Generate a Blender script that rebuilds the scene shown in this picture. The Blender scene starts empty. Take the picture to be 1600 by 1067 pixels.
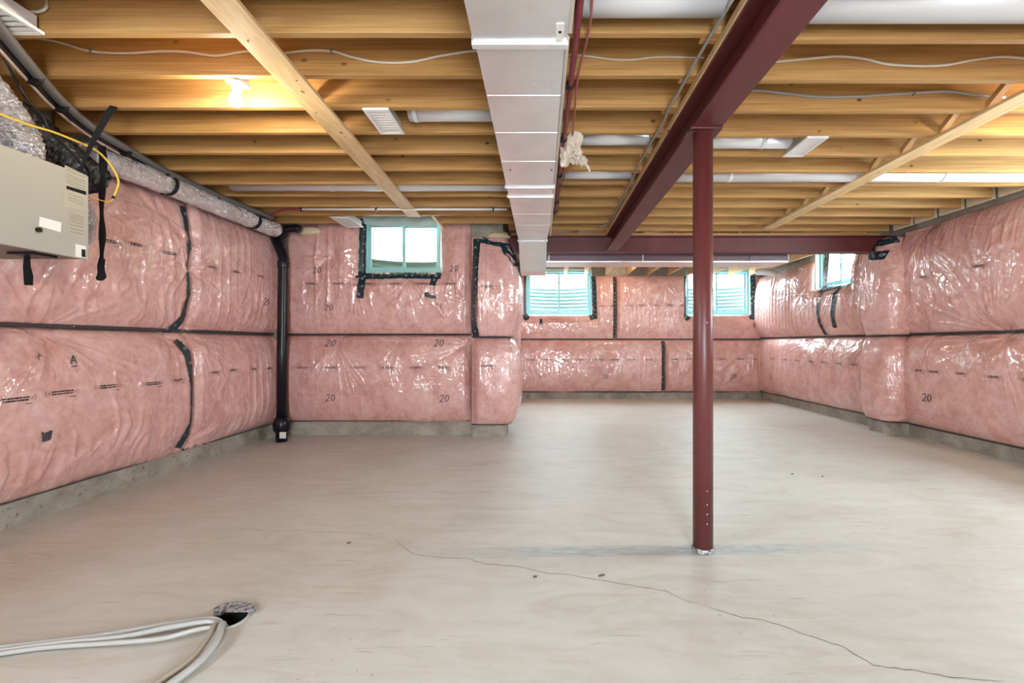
import bpy, math, random
import numpy as np
from mathutils import Vector, Matrix

random.seed(7)
SC = bpy.context.scene
COL = SC.collection

# ------------------------------------------------------------------ camera
F, CX, CY, H = 711.0, 845.0, 537.0, 1.09      # focal length (px), principal point (px), eye height (m)
cam_d = bpy.data.cameras.new('camera')
cam_d.sensor_width = 36.0
cam_d.lens = 36.0 * F / 1600.0
cam_d.shift_x = -(CX - 800.0) / 1600.0
cam_d.shift_y = (CY - 533.5) / 1600.0
cam_d.clip_start = 0.05
cam = bpy.data.objects.new('camera', cam_d)
cam.location = (0, 0, H)
cam.rotation_euler = (math.radians(90), 0, 0)
COL.objects.link(cam)
SC.camera = cam

# ------------------------------------------------------------------ sky and exposure
SKY = 15.0
EXPOSURE = 1.47
BULB = 220.0
world = bpy.data.worlds.new('overcast_sky')
SC.world = world
world.use_nodes = True
wn = world.node_tree.nodes
wn['Background'].inputs[0].default_value = (0.92, 0.95, 1.0, 1)
wn['Background'].inputs[1].default_value = SKY
vs = SC.view_settings
vs.view_transform = 'Standard'
vs.look = 'None'
vs.exposure = EXPOSURE
vs.gamma = 1.0
vs.use_curve_mapping = False
SC.cycles.max_bounces = 10
SC.cycles.diffuse_bounces = 6
SC.cycles.caustics_reflective = False
SC.cycles.caustics_refractive = False
SC.cycles.sample_clamp_indirect = 6.0


def portal(name, loc, rot, sx, sy):
    l = bpy.data.lights.new(name, 'AREA')
    l.shape = 'RECTANGLE'
    l.size, l.size_y = sx, sy
    l.cycles.is_portal = True
    o = bpy.data.objects.new(name, l)
    o.location = loc
    o.rotation_euler = rot
    COL.objects.link(o)


R90 = math.radians(90)
portal('daylight_portal', (-1.66, 5.56, 2.25), (-R90, 0, 0), 0.95, 0.68)
portal('daylight_portal', (0.36, 9.14, 2.11), (-R90, 0, 0), 1.3, 0.9)
portal('daylight_portal', (3.51, 9.14, 2.11), (-R90, 0, 0), 1.3, 0.9)
portal('daylight_portal', (4.51, 6.76, 2.25), (0, R90, 0), 0.6, 0.95)
portal('daylight_portal', (-3.28, -0.55, 2.02), (0, -R90, 0), 0.95, 1.5)  # portal of the left side window added for fill
portal('daylight_portal', (4.51, 2.85, 2.02), (0, R90, 0), 0.95, 1.5)  # portal of the right side window added for fill and highlights
portal('daylight_portal', (0.6, -2.62, 1.05), (R90, 0, 0), 1.1, 2.1)  # portal of the opening added behind the camera


# ------------------------------------------------------------------ measuring: a pixel of the photo as a point on a known plane
def on_x(px, py, X):
    Y = X * F / (px - CX)
    return Vector((X, Y, H + (CY - py) / F * Y))


def on_y(px, py, Y):
    return Vector(((px - CX) / F * Y, Y, H + (CY - py) / F * Y))


def on_z(px, py, Z):
    Y = F * (Z - H) / (CY - py)
    return Vector(((px - CX) / F * Y, Y, Z))


# ------------------------------------------------------------------ noise in numpy
_rng = np.random.RandomState(3)
_LAT = _rng.rand(256, 256)


def vnoise(x, y, off=0):
    x = np.asarray(x, float) + off * 17.31
    y = np.asarray(y, float) + off * 9.77
    xi = np.floor(x).astype(int); yi = np.floor(y).astype(int)
    fx = x - xi; fy = y - yi
    fx = fx * fx * (3 - 2 * fx); fy = fy * fy * (3 - 2 * fy)
    a = _LAT[xi % 256, yi % 256]; b = _LAT[(xi + 1) % 256, yi % 256]
    c = _LAT[xi % 256, (yi + 1) % 256]; d = _LAT[(xi + 1) % 256, (yi + 1) % 256]
    return (a * (1 - fx) + b * fx) * (1 - fy) + (c * (1 - fx) + d * fx) * fy


def fbm(x, y, off=0, o=4):
    v = 0; a = 0.5
    for i in range(o):
        v = v + a * (vnoise(x, y, off + i) - 0.5) * 2
        x = np.asarray(x) * 2.03; y = np.asarray(y) * 2.03; a *= 0.5
    return v


# ------------------------------------------------------------------ materials
def new_mat(name, color=(0.5, 0.5, 0.5), rough=0.5, metal=0.0, spec=0.5, coat=0.0, coat_rough=0.1):
    m = bpy.data.materials.new(name)
    m.use_nodes = True
    b = m.node_tree.nodes['Principled BSDF']
    b.inputs['Base Color'].default_value = (*color, 1)
    b.inputs['Roughness'].default_value = rough
    b.inputs['Metallic'].default_value = metal
    b.inputs['Specular IOR Level'].default_value = spec
    b.inputs['Coat Weight'].default_value = coat
    b.inputs['Coat Roughness'].default_value = coat_rough
    return m


class NT:
    def __init__(s, m):
        s.m = m; s.t = m.node_tree; s.b = s.t.nodes['Principled BSDF']

    def n(s, typ, **kw):
        nd = s.t.nodes.new(typ)
        for k, v in kw.items():
            setattr(nd, k, v)
        return nd

    def l(s, a, b):
        s.t.links.new(a, b)

    def coords(s, scale=(1, 1, 1), rand=False, kind='Object', rot=(0, 0, 0)):
        tc = s.n('ShaderNodeTexCoord')
        mp = s.n('ShaderNodeMapping')
        mp.inputs['Scale'].default_value = scale
        mp.inputs['Rotation'].default_value = rot
        if rand:
            oi = s.n('ShaderNodeObjectInfo')
            mul = s.n('ShaderNodeVectorMath', operation='MULTIPLY')
            cmb = s.n('ShaderNodeCombineXYZ')
            for i in range(3):
                s.l(oi.outputs['Random'], cmb.inputs[i])
            s.l(cmb.outputs[0], mul.inputs[0])
            mul.inputs[1].default_value = (37.0, 91.0, 53.0)
            add = s.n('ShaderNodeVectorMath', operation='ADD')
            s.l(tc.outputs[kind], add.inputs[0])
            s.l(mul.outputs[0], add.inputs[1])
            s.l(add.outputs[0], mp.inputs['Vector'])
        else:
            s.l(tc.outputs[kind], mp.inputs['Vector'])
        return mp.outputs[0]

    def noise(s, vec, scale=5, detail=4, rough=0.55, dist=0.0):
        nd = s.n('ShaderNodeTexNoise')
        nd.inputs['Scale'].default_value = scale
        nd.inputs['Detail'].default_value = detail
        nd.inputs['Roughness'].default_value = rough
        nd.inputs['Distortion'].default_value = dist
        s.l(vec, nd.inputs['Vector'])
        return nd.outputs['Fac']

    def ramp(s, fac, stops):
        r = s.n('ShaderNodeValToRGB')
        e = r.color_ramp.elements
        while len(e) < len(stops):
            e.new(0.5)
        for el, (p, c) in zip(e, stops):
            el.position = p
            el.color = (*c, 1) if len(c) == 3 else c
        s.l(fac, r.inputs[0])
        return r.outputs[0]

    def mix(s, fac, a, b, blend='MIX'):
        m = s.n('ShaderNodeMix', data_type='RGBA', blend_type=blend)
        for sock, v in ((m.inputs[0], fac), (m.inputs[6], a), (m.inputs[7], b)):
            if hasattr(v, 'links'):
                s.l(v, sock)
            elif isinstance(v, (int, float)):
                sock.default_value = v
            else:
                sock.default_value = (*v, 1)
        return m.outputs[2]

    def bump(s, h, strength=0.3, dist=0.01):
        b = s.n('ShaderNodeBump')
        b.inputs['Strength'].default_value = strength
        b.inputs['Distance'].default_value = dist
        s.l(h, b.inputs['Height'])
        s.l(b.outputs[0], s.b.inputs['Normal'])
        return b


def wood_mat(name, light, mid, dark, along=(0.5, 9, 9)):
    m = new_mat(name, mid, 0.6, spec=0.3)
    t = NT(m)
    v = t.coords(along, rand=True)
    g = t.noise(v, 2.2, 5, 0.6, 0.6)
    col = t.ramp(g, [(0.34, dark), (0.50, mid), (0.66, light)])
    fine = t.noise(t.coords((along[0] * 1.2, along[1] * 4, along[2] * 4), rand=True), 3.0, 4, 0.6, 0.4)
    col = t.mix(0.45, col, t.ramp(fine, [(0.38, dark), (0.6, light)]))
    tone = t.noise(t.coords((0.05, 0.05, 0.05), rand=True), 1.0, 0)
    col = t.mix(0.25, col, t.ramp(tone, [(0.3, mid), (0.7, light)]))
    vo = t.n('ShaderNodeTexVoronoi', feature='F1')
    vo.inputs['Scale'].default_value = 1.0
    t.l(t.coords(tuple(5.0 if q < 2 else 7.5 for q in along), rand=True), vo.inputs['Vector'])
    kn = t.ramp(vo.outputs['Distance'], [(0.035, (1, 1, 1)), (0.105, (0, 0, 0))])
    sv_ = t.n('ShaderNodeSeparateColor')
    t.l(vo.outputs['Color'], sv_.inputs[0])
    kn = t.mix(1.0, kn, t.ramp(sv_.outputs[0], [(0.60, (0, 0, 0)), (0.64, (1, 1, 1))]), 'MULTIPLY')
    col = t.mix(kn, col, (dark[0] * 0.35, dark[1] * 0.3, dark[2] * 0.25))
    t.l(col, t.b.inputs['Base Color'])
    t.bump(fine, 0.12, 0.004)
    return m


M = {}
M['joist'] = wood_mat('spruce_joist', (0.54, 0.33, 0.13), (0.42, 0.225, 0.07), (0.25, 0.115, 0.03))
M['board'] = wood_mat('spruce_board', (0.80, 0.62, 0.36), (0.72, 0.52, 0.27), (0.55, 0.36, 0.16), (9, 0.5, 9))
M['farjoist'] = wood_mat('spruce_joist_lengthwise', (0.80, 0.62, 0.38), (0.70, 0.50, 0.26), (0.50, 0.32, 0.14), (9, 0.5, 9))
M['strut'] = wood_mat('spruce_strut', (0.62, 0.41, 0.19), (0.50, 0.30, 0.11), (0.36, 0.19, 0.06), (9, 1.0, 9))
M['subfloor'] = wood_mat('subfloor_panel', (0.52, 0.35, 0.18), (0.42, 0.26, 0.12), (0.28, 0.16, 0.07), (3, 3, 3))

# floor concrete
m = new_mat('trowelled_concrete', (0.6, 0.57, 0.5), 0.5, spec=0.35)
t = NT(m)
v = t.coords((1, 1, 1))
big = t.noise(v, 0.9, 6, 0.6, 0.8)
col = t.ramp(big, [(0.30, (0.49, 0.48, 0.43)), (0.52, (0.62, 0.625, 0.585)), (0.72, (0.715, 0.73, 0.71))])
st = t.noise(t.coords((0.8, 2.6, 1), rot=(0, 0, 0.5)), 2.2, 8, 0.7, 1.6)
col = t.mix(0.5, col, t.ramp(st, [(0.28, (0.49, 0.445, 0.37)), (0.5, (0.635, 0.635, 0.595)), (0.70, (0.725, 0.74, 0.73))]))
sp = t.noise(v, 55, 2, 0.5)
spk = t.ramp(sp, [(0.66, (0, 0, 0)), (0.70, (1, 1, 1))])
zone = t.ramp(t.noise(v, 1.7, 3), [(0.5, (0, 0, 0)), (0.7, (0.75, 0.75, 0.75))])
col = t.mix(t.mix(1.0, spk, zone, 'MULTIPLY'), col, (0.30, 0.27, 0.22))
# rust-brown trowel scratches
sc_ = t.noise(t.coords((1.2, 16, 1), rot=(0, 0, 0.3)), 2.0, 5, 0.7)
scm = t.mix(1.0, t.ramp(sc_, [(0.58, (0, 0, 0)), (0.66, (0.75, 0.75, 0.75))]), t.ramp(t.noise(v, 1.6, 2), [(0.47, (0, 0, 0)), (0.62, (1, 1, 1))]), 'MULTIPLY')
col = t.mix(scm, col, (0.40, 0.33, 0.24))
# grey patched band either side of the column
sx = t.n('ShaderNodeSeparateXYZ')
wob = t.n('ShaderNodeTexCoord')
t.l(wob.outputs['Object'], sx.inputs[0])
def mth(op, a, b=None, clamp=False):
    nd = t.n('ShaderNodeMath', operation=op)
    nd.use_clamp = clamp
    for i, x in enumerate((a, b)):
        if x is None:
            continue
        if hasattr(x, 'links'):
            t.l(x, nd.inputs[i])
        else:
            nd.inputs[i].default_value = x
    return nd.outputs[0]
yy = mth('ADD', sx.outputs['Y'], mth('MULTIPLY', sx.outputs['X'], -0.028))
inb = mth('SUBTRACT', 1.0, mth('MULTIPLY', mth('ABSOLUTE', mth('SUBTRACT', yy, 2.385)), 15.5), True)
inb = mth('MULTIPLY', inb, 7.0, True)
xf = mth('SUBTRACT', 1.35, mth('MULTIPLY', mth('ABSOLUTE', mth('SUBTRACT', sx.outputs['X'], 0.62)), 1.0), True)
band = mth('MULTIPLY', mth('MULTIPLY', inb, xf), 0.8)
col = t.mix(band, col, t.ramp(t.noise(t.coords((2, 8, 1)), 5, 4), [(0.35, (0.36, 0.41, 0.42)), (0.65, (0.56, 0.62, 0.63))]))
t.l(col, t.b.inputs['Base Color'])
t.l(t.ramp(big, [(0.3, (0.42,) * 3), (0.7, (0.58,) * 3)]), t.b.inputs['Roughness'])
t.bump(t.noise(v, 30, 5, 0.6), 0.06, 0.01)
M['floor'] = m

m = new_mat('foundation_concrete', (0.3, 0.28, 0.24), 0.8, spec=0.2)
t = NT(m)
v = t.coords()
a = t.noise(v, 3.0, 6, 0.65, 0.6)
col = t.ramp(a, [(0.3, (0.20, 0.185, 0.15)), (0.5, (0.34, 0.32, 0.27)), (0.7, (0.46, 0.44, 0.39))])
b_ = t.noise(v, 38, 3, 0.6)
col = t.mix(t.ramp(b_, [(0.62, (0, 0, 0)), (0.7, (0.8, 0.8, 0.8))]), col, (0.10, 0.095, 0.08))
t.l(col, t.b.inputs['Base Color'])
t.bump(t.noise(v, 22, 6, 0.7), 0.5, 0.02)
M['concrete'] = m


def film_mat(name, c1, c2, c3):
    m = new_mat(name, c2, 0.55, spec=0.35, coat=1.0, coat_rough=0.05)
    m.node_tree.nodes['Principled BSDF'].inputs['Coat IOR'].default_value = 1.75
    t = NT(m)
    v = t.coords()
    a = t.noise(v, 3.4, 7, 0.66, 0.9)
    col = t.ramp(a, [(0.27, c3), (0.48, c2), (0.69, c1)])
    b = t.noise(v, 16.0, 5, 0.65, 0.8)
    col = t.mix(0.4, col, t.ramp(b, [(0.3, c3), (0.5, c2), (0.72, c1)]))
    t.l(col, t.b.inputs['Base Color'])
    bp = t.n('ShaderNodeBump')
    bp.inputs['Strength'].default_value = 0.28
    bp.inputs['Distance'].default_value = 0.014
    w1 = t.noise(t.coords((1, 1, 0.22)), 20.0, 3, 0.55, 1.2)
    ab = t.n('ShaderNodeMath', operation='ABSOLUTE')
    sb0 = t.n('ShaderNodeMath', operation='SUBTRACT')
    t.l(w1, sb0.inputs[0]); sb0.inputs[1].default_value = 0.5
    t.l(sb0.outputs[0], ab.inputs[0])
    pw = t.ramp(ab.outputs[0], [(0.0, (1, 1, 1)), (0.10, (0.15, 0.15, 0.15)), (0.3, (0, 0, 0))])
    msk = t.ramp(t.noise(v, 2.2, 3), [(0.42, (0, 0, 0)), (0.6, (1, 1, 1))])
    ht = t.mix(1.0, pw, msk, 'MULTIPLY')
    low = t.noise(t.coords((1, 1, 0.45), rot=(0.25, 0.2, 0)), 11.0, 2, 0.5, 0.8)
    ad = t.n('ShaderNodeMath', operation='MULTIPLY_ADD')
    t.l(low, ad.inputs[0]); ad.inputs[1].default_value = 1.6
    t.l(ht, ad.inputs[2])
    t.l(ad.outputs[0], bp.inputs['Height'])
    t.l(bp.outputs[0], t.b.inputs['Coat Normal'])
    return m


M['film'] = film_mat('poly_film_over_pink_fibreglass', (0.76, 0.53, 0.50), (0.64, 0.365, 0.335), (0.45, 0.19, 0.16))

M['tape'] = new_mat('dark_sheathing_tape', (0.008, 0.030, 0.042), 0.35, spec=0.6)
M['tapedot'] = new_mat('tape_white_print', (0.30, 0.35, 0.36), 0.5)
M['seam'] = new_mat('grey_batten_strip', (0.055, 0.055, 0.065), 0.4)
M['ink'] = new_mat('black_print', (0.012, 0.010, 0.012), 0.6)
M['marker'] = new_mat('grey_marker_print', (0.05, 0.045, 0.06), 0.6)

m = new_mat('red_oxide_steel', (0.115, 0.022, 0.024), 0.42, spec=0.5)
t = NT(m)
v = t.coords()
a = t.noise(v, 6, 5, 0.6)
t.l(t.ramp(a, [(0.3, (0.095, 0.018, 0.020)), (0.7, (0.135, 0.030, 0.032))]), t.b.inputs['Base Color'])
t.l(t.ramp(a, [(0.3, (0.38,) * 3), (0.7, (0.5,) * 3)]), t.b.inputs['Roughness'])
M['steel'] = m
M['columnred'] = new_mat('red_painted_pipe_steel', (0.115, 0.027, 0.025), 0.4, spec=0.5)

m = new_mat('galvanised_sheet', (0.78, 0.79, 0.80), 0.3, metal=0.85)
t = NT(m)
v = t.coords()
a = t.noise(v, 5, 5, 0.6)
t.l(t.ramp(a, [(0.3, (0.82, 0.84, 0.86)), (0.7, (0.93, 0.94, 0.95))]), t.b.inputs['Base Color'])
t.l(t.ramp(t.noise(v, 2.5, 4), [(0.3, (0.26,) * 3), (0.7, (0.42,) * 3)]), t.b.inputs['Roughness'])
t.bump(t.noise(v, 3.0, 3), 0.10, 0.02)
M['galv'] = m
M['darkduct'] = new_mat('dark_duct_sheet', (0.13, 0.085, 0.10), 0.35, metal=0.4)  # darker purple-brown copy of the duct sheet, for the cross duct
M['galvpipe'] = new_mat('galvanised_round_pipe', (0.68, 0.69, 0.70), 0.32, metal=0.25)
m = new_mat('foil_jacket', (0.85, 0.85, 0.87), 0.14, metal=1.0)
t = NT(m)
t.bump(t.noise(t.coords(), 30, 5, 0.65, 1.4), 1.0, 0.03)
M['foil'] = m
m = new_mat('black_flex_jacket', (0.012, 0.012, 0.014), 0.16, spec=0.7)
t = NT(m)
t.bump(t.noise(t.coords(), 34, 4, 0.6, 1.0), 0.7, 0.014)
M['blackflex'] = m
M['black'] = new_mat('black_plastic', (0.008, 0.008, 0.010), 0.4, spec=0.3)
M['strap'] = new_mat('black_webbing', (0.006, 0.006, 0.007), 0.6, spec=0.15)
M['abs'] = new_mat('black_drain_plastic', (0.006, 0.006, 0.012), 0.3, spec=0.35)
M['white'] = new_mat('white_plastic', (0.78, 0.78, 0.76), 0.45)
M['vinyl'] = new_mat('vinyl_frame_teal_glow', (0.34, 0.62, 0.64), 0.4)  # white vinyl with the teal glow of the windows in its colour
M['sheet'] = new_mat('plastic_sheet_teal_glow', (0.45, 0.66, 0.68), 0.35)  # white plastic, teal window glow put into the colour
M['pex'] = new_mat('red_water_pipe', (0.22, 0.030, 0.050), 0.35)
M['redwire'] = new_mat('red_wire', (0.42, 0.10, 0.11), 0.4)
M['nmwire'] = new_mat('white_cable', (0.62, 0.56, 0.48), 0.5)
M['greywire'] = new_mat('grey_cable', (0.30, 0.30, 0.29), 0.45)
M['conduit'] = new_mat('dark_grey_conduit', (0.10, 0.10, 0.10), 0.4)
M['copper'] = new_mat('pale_copper_tube', (0.45, 0.33, 0.29), 0.35)
M['yellow'] = new_mat('yellow_cable', (0.75, 0.52, 0.06), 0.4)
M['hrv'] = new_mat('grey_enamel_panel', (0.36, 0.365, 0.32), 0.35)
M['hrvdark'] = new_mat('dark_grey_metal', (0.20, 0.17, 0.15), 0.5)  # darker grey of the cabinet, staples and sticker print
M['sticker'] = new_mat('tan_sticker', (0.38, 0.37, 0.31), 0.5)
M['stickerw'] = new_mat('white_sticker', (0.75, 0.76, 0.75), 0.5)
M['foam'] = new_mat('cream_spray_foam', (0.66, 0.56, 0.38), 0.8)
M['paper'] = new_mat('torn_paper_sack', (0.66, 0.58, 0.48), 0.7)
M['floorcable'] = new_mat('grey_floor_cable', (0.46, 0.47, 0.46), 0.35)
M['floorcable2'] = new_mat('tan_grey_floor_cable', (0.42, 0.37, 0.30), 0.4)
m = new_mat('mortar_spattered_metal', (0.33, 0.34, 0.34), 0.5, metal=0.4)
t = NT(m)
t.l(t.ramp(t.noise(t.coords(), 70, 4), [(0.4, (0.10, 0.10, 0.11)), (0.55, (0.45, 0.47, 0.48))]), t.b.inputs['Base Color'])
M['spatter'] = m
M['crack'] = new_mat('dark_crack_strip', (0.10, 0.09, 0.075), 0.9)  # dark tone of the crack strips
M['void'] = new_mat('near_black_lining', (0.01, 0.01, 0.01), 0.9)  # near-black lining of the cable hole
M['well'] = new_mat('well_steel_teal_glow', (0.085, 0.15, 0.15), 0.5)  # well steel, tinted with the teal glow of the windows
M['debris'] = new_mat('wood_chip', (0.12, 0.10, 0.06), 0.8)

m = bpy.data.materials.new('window_glass')
m.use_nodes = True
nt = m.node_tree
nt.nodes.clear()
out = nt.nodes.new('ShaderNodeOutputMaterial')
mx = nt.nodes.new('ShaderNodeMixShader')
tr = nt.nodes.new('ShaderNodeBsdfTransparent')
tr.inputs[0].default_value = (0.90, 0.965, 0.97, 1)
gl = nt.nodes.new('ShaderNodeBsdfGlossy')
gl.inputs['Roughness'].default_value = 0.02
mx.inputs[0].default_value = 0.06
nt.links.new(tr.outputs[0], mx.inputs[1])
nt.links.new(gl.outputs[0], mx.inputs[2])
nt.links.new(mx.outputs[0], out.inputs[0])
M['glass'] = m

m = new_mat('glowing_bulb', (1, 0.9, 0.7), 0.5)
m.node_tree.nodes['Principled BSDF'].inputs['Emission Color'].default_value = (1.0, 0.85, 0.64, 1)
m.node_tree.nodes['Principled BSDF'].inputs['Emission Strength'].default_value = BULB
M['bulb'] = m


# ------------------------------------------------------------------ mesh helpers
class MB:
    def __init__(s):
        s.v = []; s.f = []

    def quad_box(s, c, faces=((0, 3, 2, 1), (4, 5, 6, 7), (0, 1, 5, 4), (1, 2, 6, 5), (2, 3, 7, 6), (3, 0, 4, 7))):
        o = len(s.v)
        s.v += [tuple(p) for p in c]
        s.f += [tuple(o + i for i in f) for f in faces]
        return s

    def box(s, x0, x1, y0, y1, z0, z1):
        return s.quad_box([(x0, y0, z0), (x1, y0, z0), (x1, y1, z0), (x0, y1, z0), (x0, y0, z1), (x1, y0, z1), (x1, y1, z1), (x0, y1, z1)])

    def bar(s, a, b, w, h, up=(0, 0, 1)):
        a, b = Vector(a), Vector(b)
        d = (b - a).normalized()
        sd = d.cross(Vector(up)).normalized()
        u = sd.cross(d).normalized()
        c = []
        for p in (a, b):
            for i, j in ((-1, -1), (1, -1), (1, 1), (-1, 1)):
                c.append(p + sd * (i * w / 2) + u * (j * h / 2))
        return s.quad_box(c)

    def tube(s, pts, r, seg=10, caps=True, rfun=None, closed=False):
        pts = [Vector(p) for p in pts]
        n = len(pts)
        o = len(s.v)
        ref = None
        for i, p in enumerate(pts):
            d = (pts[min(i + 1, n - 1)] - pts[max(i - 1, 0)]).normalized()
            if ref is None:
                ref = Vector((0, 0, 1)) if abs(d.z) < 0.9 else Vector((1, 0, 0))
            u = (ref - d * ref.dot(d)).normalized()
            w = d.cross(u)
            ref = u
            for k in range(seg):
                a = 2 * math.pi * k / seg
                rr = (r[i] if isinstance(r, (list, tuple)) else r)
                if rfun:
                    rr *= rfun(i, a)
                s.v.append(tuple(p + (u * math.cos(a) + w * math.sin(a)) * rr))
        for i in range(n - 1):
            for k in range(seg):
                k2 = (k + 1) % seg
                s.f.append((o + i * seg + k, o + i * seg + k2, o + (i + 1) * seg + k2, o + (i + 1) * seg + k))
        if caps:
            s.f.append(tuple(o + k for k in reversed(range(seg))))
            s.f.append(tuple(o + (n - 1) * seg + k for k in range(seg)))
        return s

    def lathe(s, prof, c=(0, 0, 0), seg=24):
        o = len(s.v)
        n = len(prof)
        for r, z in prof:
            for k in range(seg):
                a = 2 * math.pi * k / seg
                s.v.append((c[0] + r * math.cos(a), c[1] + r * math.sin(a), c[2] + z))
        for i in range(n - 1):
            for k in range(seg):
                k2 = (k + 1) % seg
                s.f.append((o + i * seg + k, o + i * seg + k2, o + (i + 1) * seg + k2, o + (i + 1) * seg + k))
        s.f.append(tuple(o + k for k in reversed(range(seg))))
        s.f.append(tuple(o + (n - 1) * seg + k for k in range(seg)))
        return s

    def build(s, name, mat, parent=None, smooth=False, bevel=0.0, loc=None):
        me = bpy.data.meshes.new(name)
        vv = s.v
        if loc is not None:
            vv = [(x - loc[0], y - loc[1], z - loc[2]) for x, y, z in vv]
        me.from_pydata(vv, [], s.f)
        me.update()
        return link(name, me, mat, parent, smooth, bevel, loc)


def link(name, me, mat, parent=None, smooth=False, bevel=0.0, loc=None):
    if mat is not None and not me.materials:
        me.materials.append(M[mat] if isinstance(mat, str) else mat)
    if smooth:
        me.polygons.foreach_set('use_smooth', [True] * len(me.polygons))
    o = bpy.data.objects.new(name, me)
    COL.objects.link(o)
    if loc is not None:
        o.location = loc
    if parent is not None:
        o.parent = parent
        wp_ = Vector((0, 0, 0))
        q_ = parent
        while q_ is not None:
            wp_ += q_.location
            q_ = q_.parent
        o.location = (Vector(loc) if loc is not None else Vector((0, 0, 0))) - wp_
    if bevel:
        md = o.modifiers.new('bevel', 'BEVEL')
        md.width = bevel
        md.segments = 2
        md.limit_method = 'ANGLE'
    return o


def tag(o, label, cat, group=None):
    o['label'] = label
    o['category'] = cat
    if group:
        o['group'] = group
    return o


def thing(name, label, cat, group=None, loc=(0, 0, 0)):
    o = bpy.data.objects.new(name, None)
    COL.objects.link(o)
    o.location = loc
    o.empty_display_size = 0.1
    return tag(o, label, cat, group)


def struct(o, label=None):
    o['kind'] = 'structure'
    if label:
        o['label'] = label
    return o


def smooth_path(pts, n=8):
    P = [Vector(p) for p in pts]
    if len(P) < 3:
        return [P[0].lerp(P[-1], i / n) for i in range(n + 1)]
    out = []
    Q = [P[0] * 2 - P[1]] + P + [P[-1] * 2 - P[-2]]
    for i in range(1, len(Q) - 2):
        a, b, c, d = Q[i - 1:i + 3]
        for k in range(n):
            u = k / n
            out.append(0.5 * ((2 * b) + (c - a) * u + (2 * a - 5 * b + 4 * c - d) * u * u + (3 * b - a - 3 * c + d) * u ** 3))
    out.append(P[-1])
    return out


# ------------------------------------------------------------------ room dimensions
XL, XR = -3.14, 4.37          # left and right foundation walls
YB = 5.42                     # wall with the small window
YF = 9.01                     # far wall
YR = -2.6                     # wall behind the camera
XT = -0.45                    # return wall of the far bay
ZJ, JD, JT = 2.44, 0.235, 0.038   # joist underside, depth, thickness
TH = 0.22

# ------------------------------------------------------------------ floor with an opening for the cable pit
hx, hy, hr = -1.235, 1.80, 0.068
mb = MB()
xs = [XL - 0.3, hx - 0.12, hx + 0.12, XR + 0.3]
ys = [YR - 0.3, hy - 0.12, hy + 0.12, YF + 0.3]
for i in range(3):
    for j in range(3):
        if i == 1 and j == 1:
            continue
        o = len(mb.v)
        mb.v += [(xs[i], ys[j], 0), (xs[i + 1], ys[j], 0), (xs[i + 1], ys[j + 1], 0), (xs[i], ys[j + 1], 0)]
        mb.f.append((o, o + 1, o + 2, o + 3))
o = len(mb.v)
N = 32
for k in range(N):
    a = 2 * math.pi * k / N
    c, s_ = math.cos(a), math.sin(a)
    q = 0.12 / max(abs(c), abs(s_))
    mb.v.append((hx + c * q, hy + s_ * q, 0))
    mb.v.append((hx + c * hr, hy + s_ * hr, 0))
for k in range(N):
    a, b = o + 2 * k, o + 2 * ((k + 1) % N)
    mb.f.append((a, b, b + 1, a + 1))
floor = struct(mb.build('floor', 'floor'), 'pale trowelled concrete basement floor slab')
mb = MB()
mb.lathe([(hr, 0.0), (hr, -0.16), (0.001, -0.16)], (hx, hy, 0), 32)
mb.f.pop(-2)
mb.build('pit_lining', 'void', floor)


def crack(pts, w):
    """thin open crack in the slab, along measured points"""
    P = []
    for a, b in zip(pts[:-1], pts[1:]):
        A, B = on_z(*a, 0.0), on_z(*b, 0.0)
        n = max(2, int((B - A).length / 0.02))
        for i in range(n):
            P.append(A.lerp(B, i / n))
    P.append(on_z(*pts[-1], 0.0))
    mb = MB()
    for i, p in enumerate(P):
        d = (P[min(i + 1, len(P) - 1)] - P[max(i - 1, 0)]).normalized()
        sd = Vector((-d.y, d.x, 0))
        j = sd * random.uniform(-0.004, 0.004)
        ww = w * random.uniform(0.5, 1.2) * min(1, i / 6 + 0.25, (len(P) - i) / 6 + 0.15)
        q = p + j
        mb.v += [tuple(q + sd * ww + Vector((0, 0, .0006))), tuple(q - sd * ww + Vector((0, 0, .0006)))]
        if i:
            k = len(mb.v) - 4
            mb.f.append((k, k + 1, k + 3, k + 2))
    mb.build('floor_crack', 'crack', floor)


crack([(617, 843), (643, 865), (690, 871), (735, 873), (755, 881), (815, 885), (855, 896), (890, 897), (920, 904), (980, 913), (1040, 923), (1068, 937), (1095, 945)], 0.0016)
crack([(1095, 945), (1130, 955), (1160, 966), (1190, 967), (1240, 985), (1320, 1012), (1365, 1040), (1400, 1044), (1440, 1049), (1480, 1058), (1520, 1061), (1570, 1064)], 0.0016)
crack([(368, 824), (420, 830), (470, 829), (560, 833), (600, 840)], 0.0010)

# ------------------------------------------------------------------ walls
def wall(name, A, B, z1, holes=(), label=None, th=TH):
    """foundation wall from A to B (plan points), thickness to the left of A->B, openings as (s0, s1, z0, z1)"""
    A, B = Vector((*A, 0)), Vector((*B, 0))
    d = (B - A); L = d.length; d.normalize()
    nb = Vector((-d.y, d.x, 0))
    mb = MB()

    def seg(s0, s1, za, zb):
        c = []
        for z in (za, zb):
            for s_, k in ((s0, 0), (s1, 0), (s1, th), (s0, th)):
                p = A + d * s_ + nb * k
                c.append((p.x, p.y, z))
        mb.quad_box(c)
    cur = 0
    for (s0, s1, za, zb) in sorted(holes):
        seg(cur, s0, -0.05, z1)
        seg(s0, s1, -0.05, za)
        if zb < z1:
            seg(s0, s1, zb, z1)
        cur = s1
    seg(cur, L, -0.05, z1)
    return struct(mb.build(name, 'concrete'), label)


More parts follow.
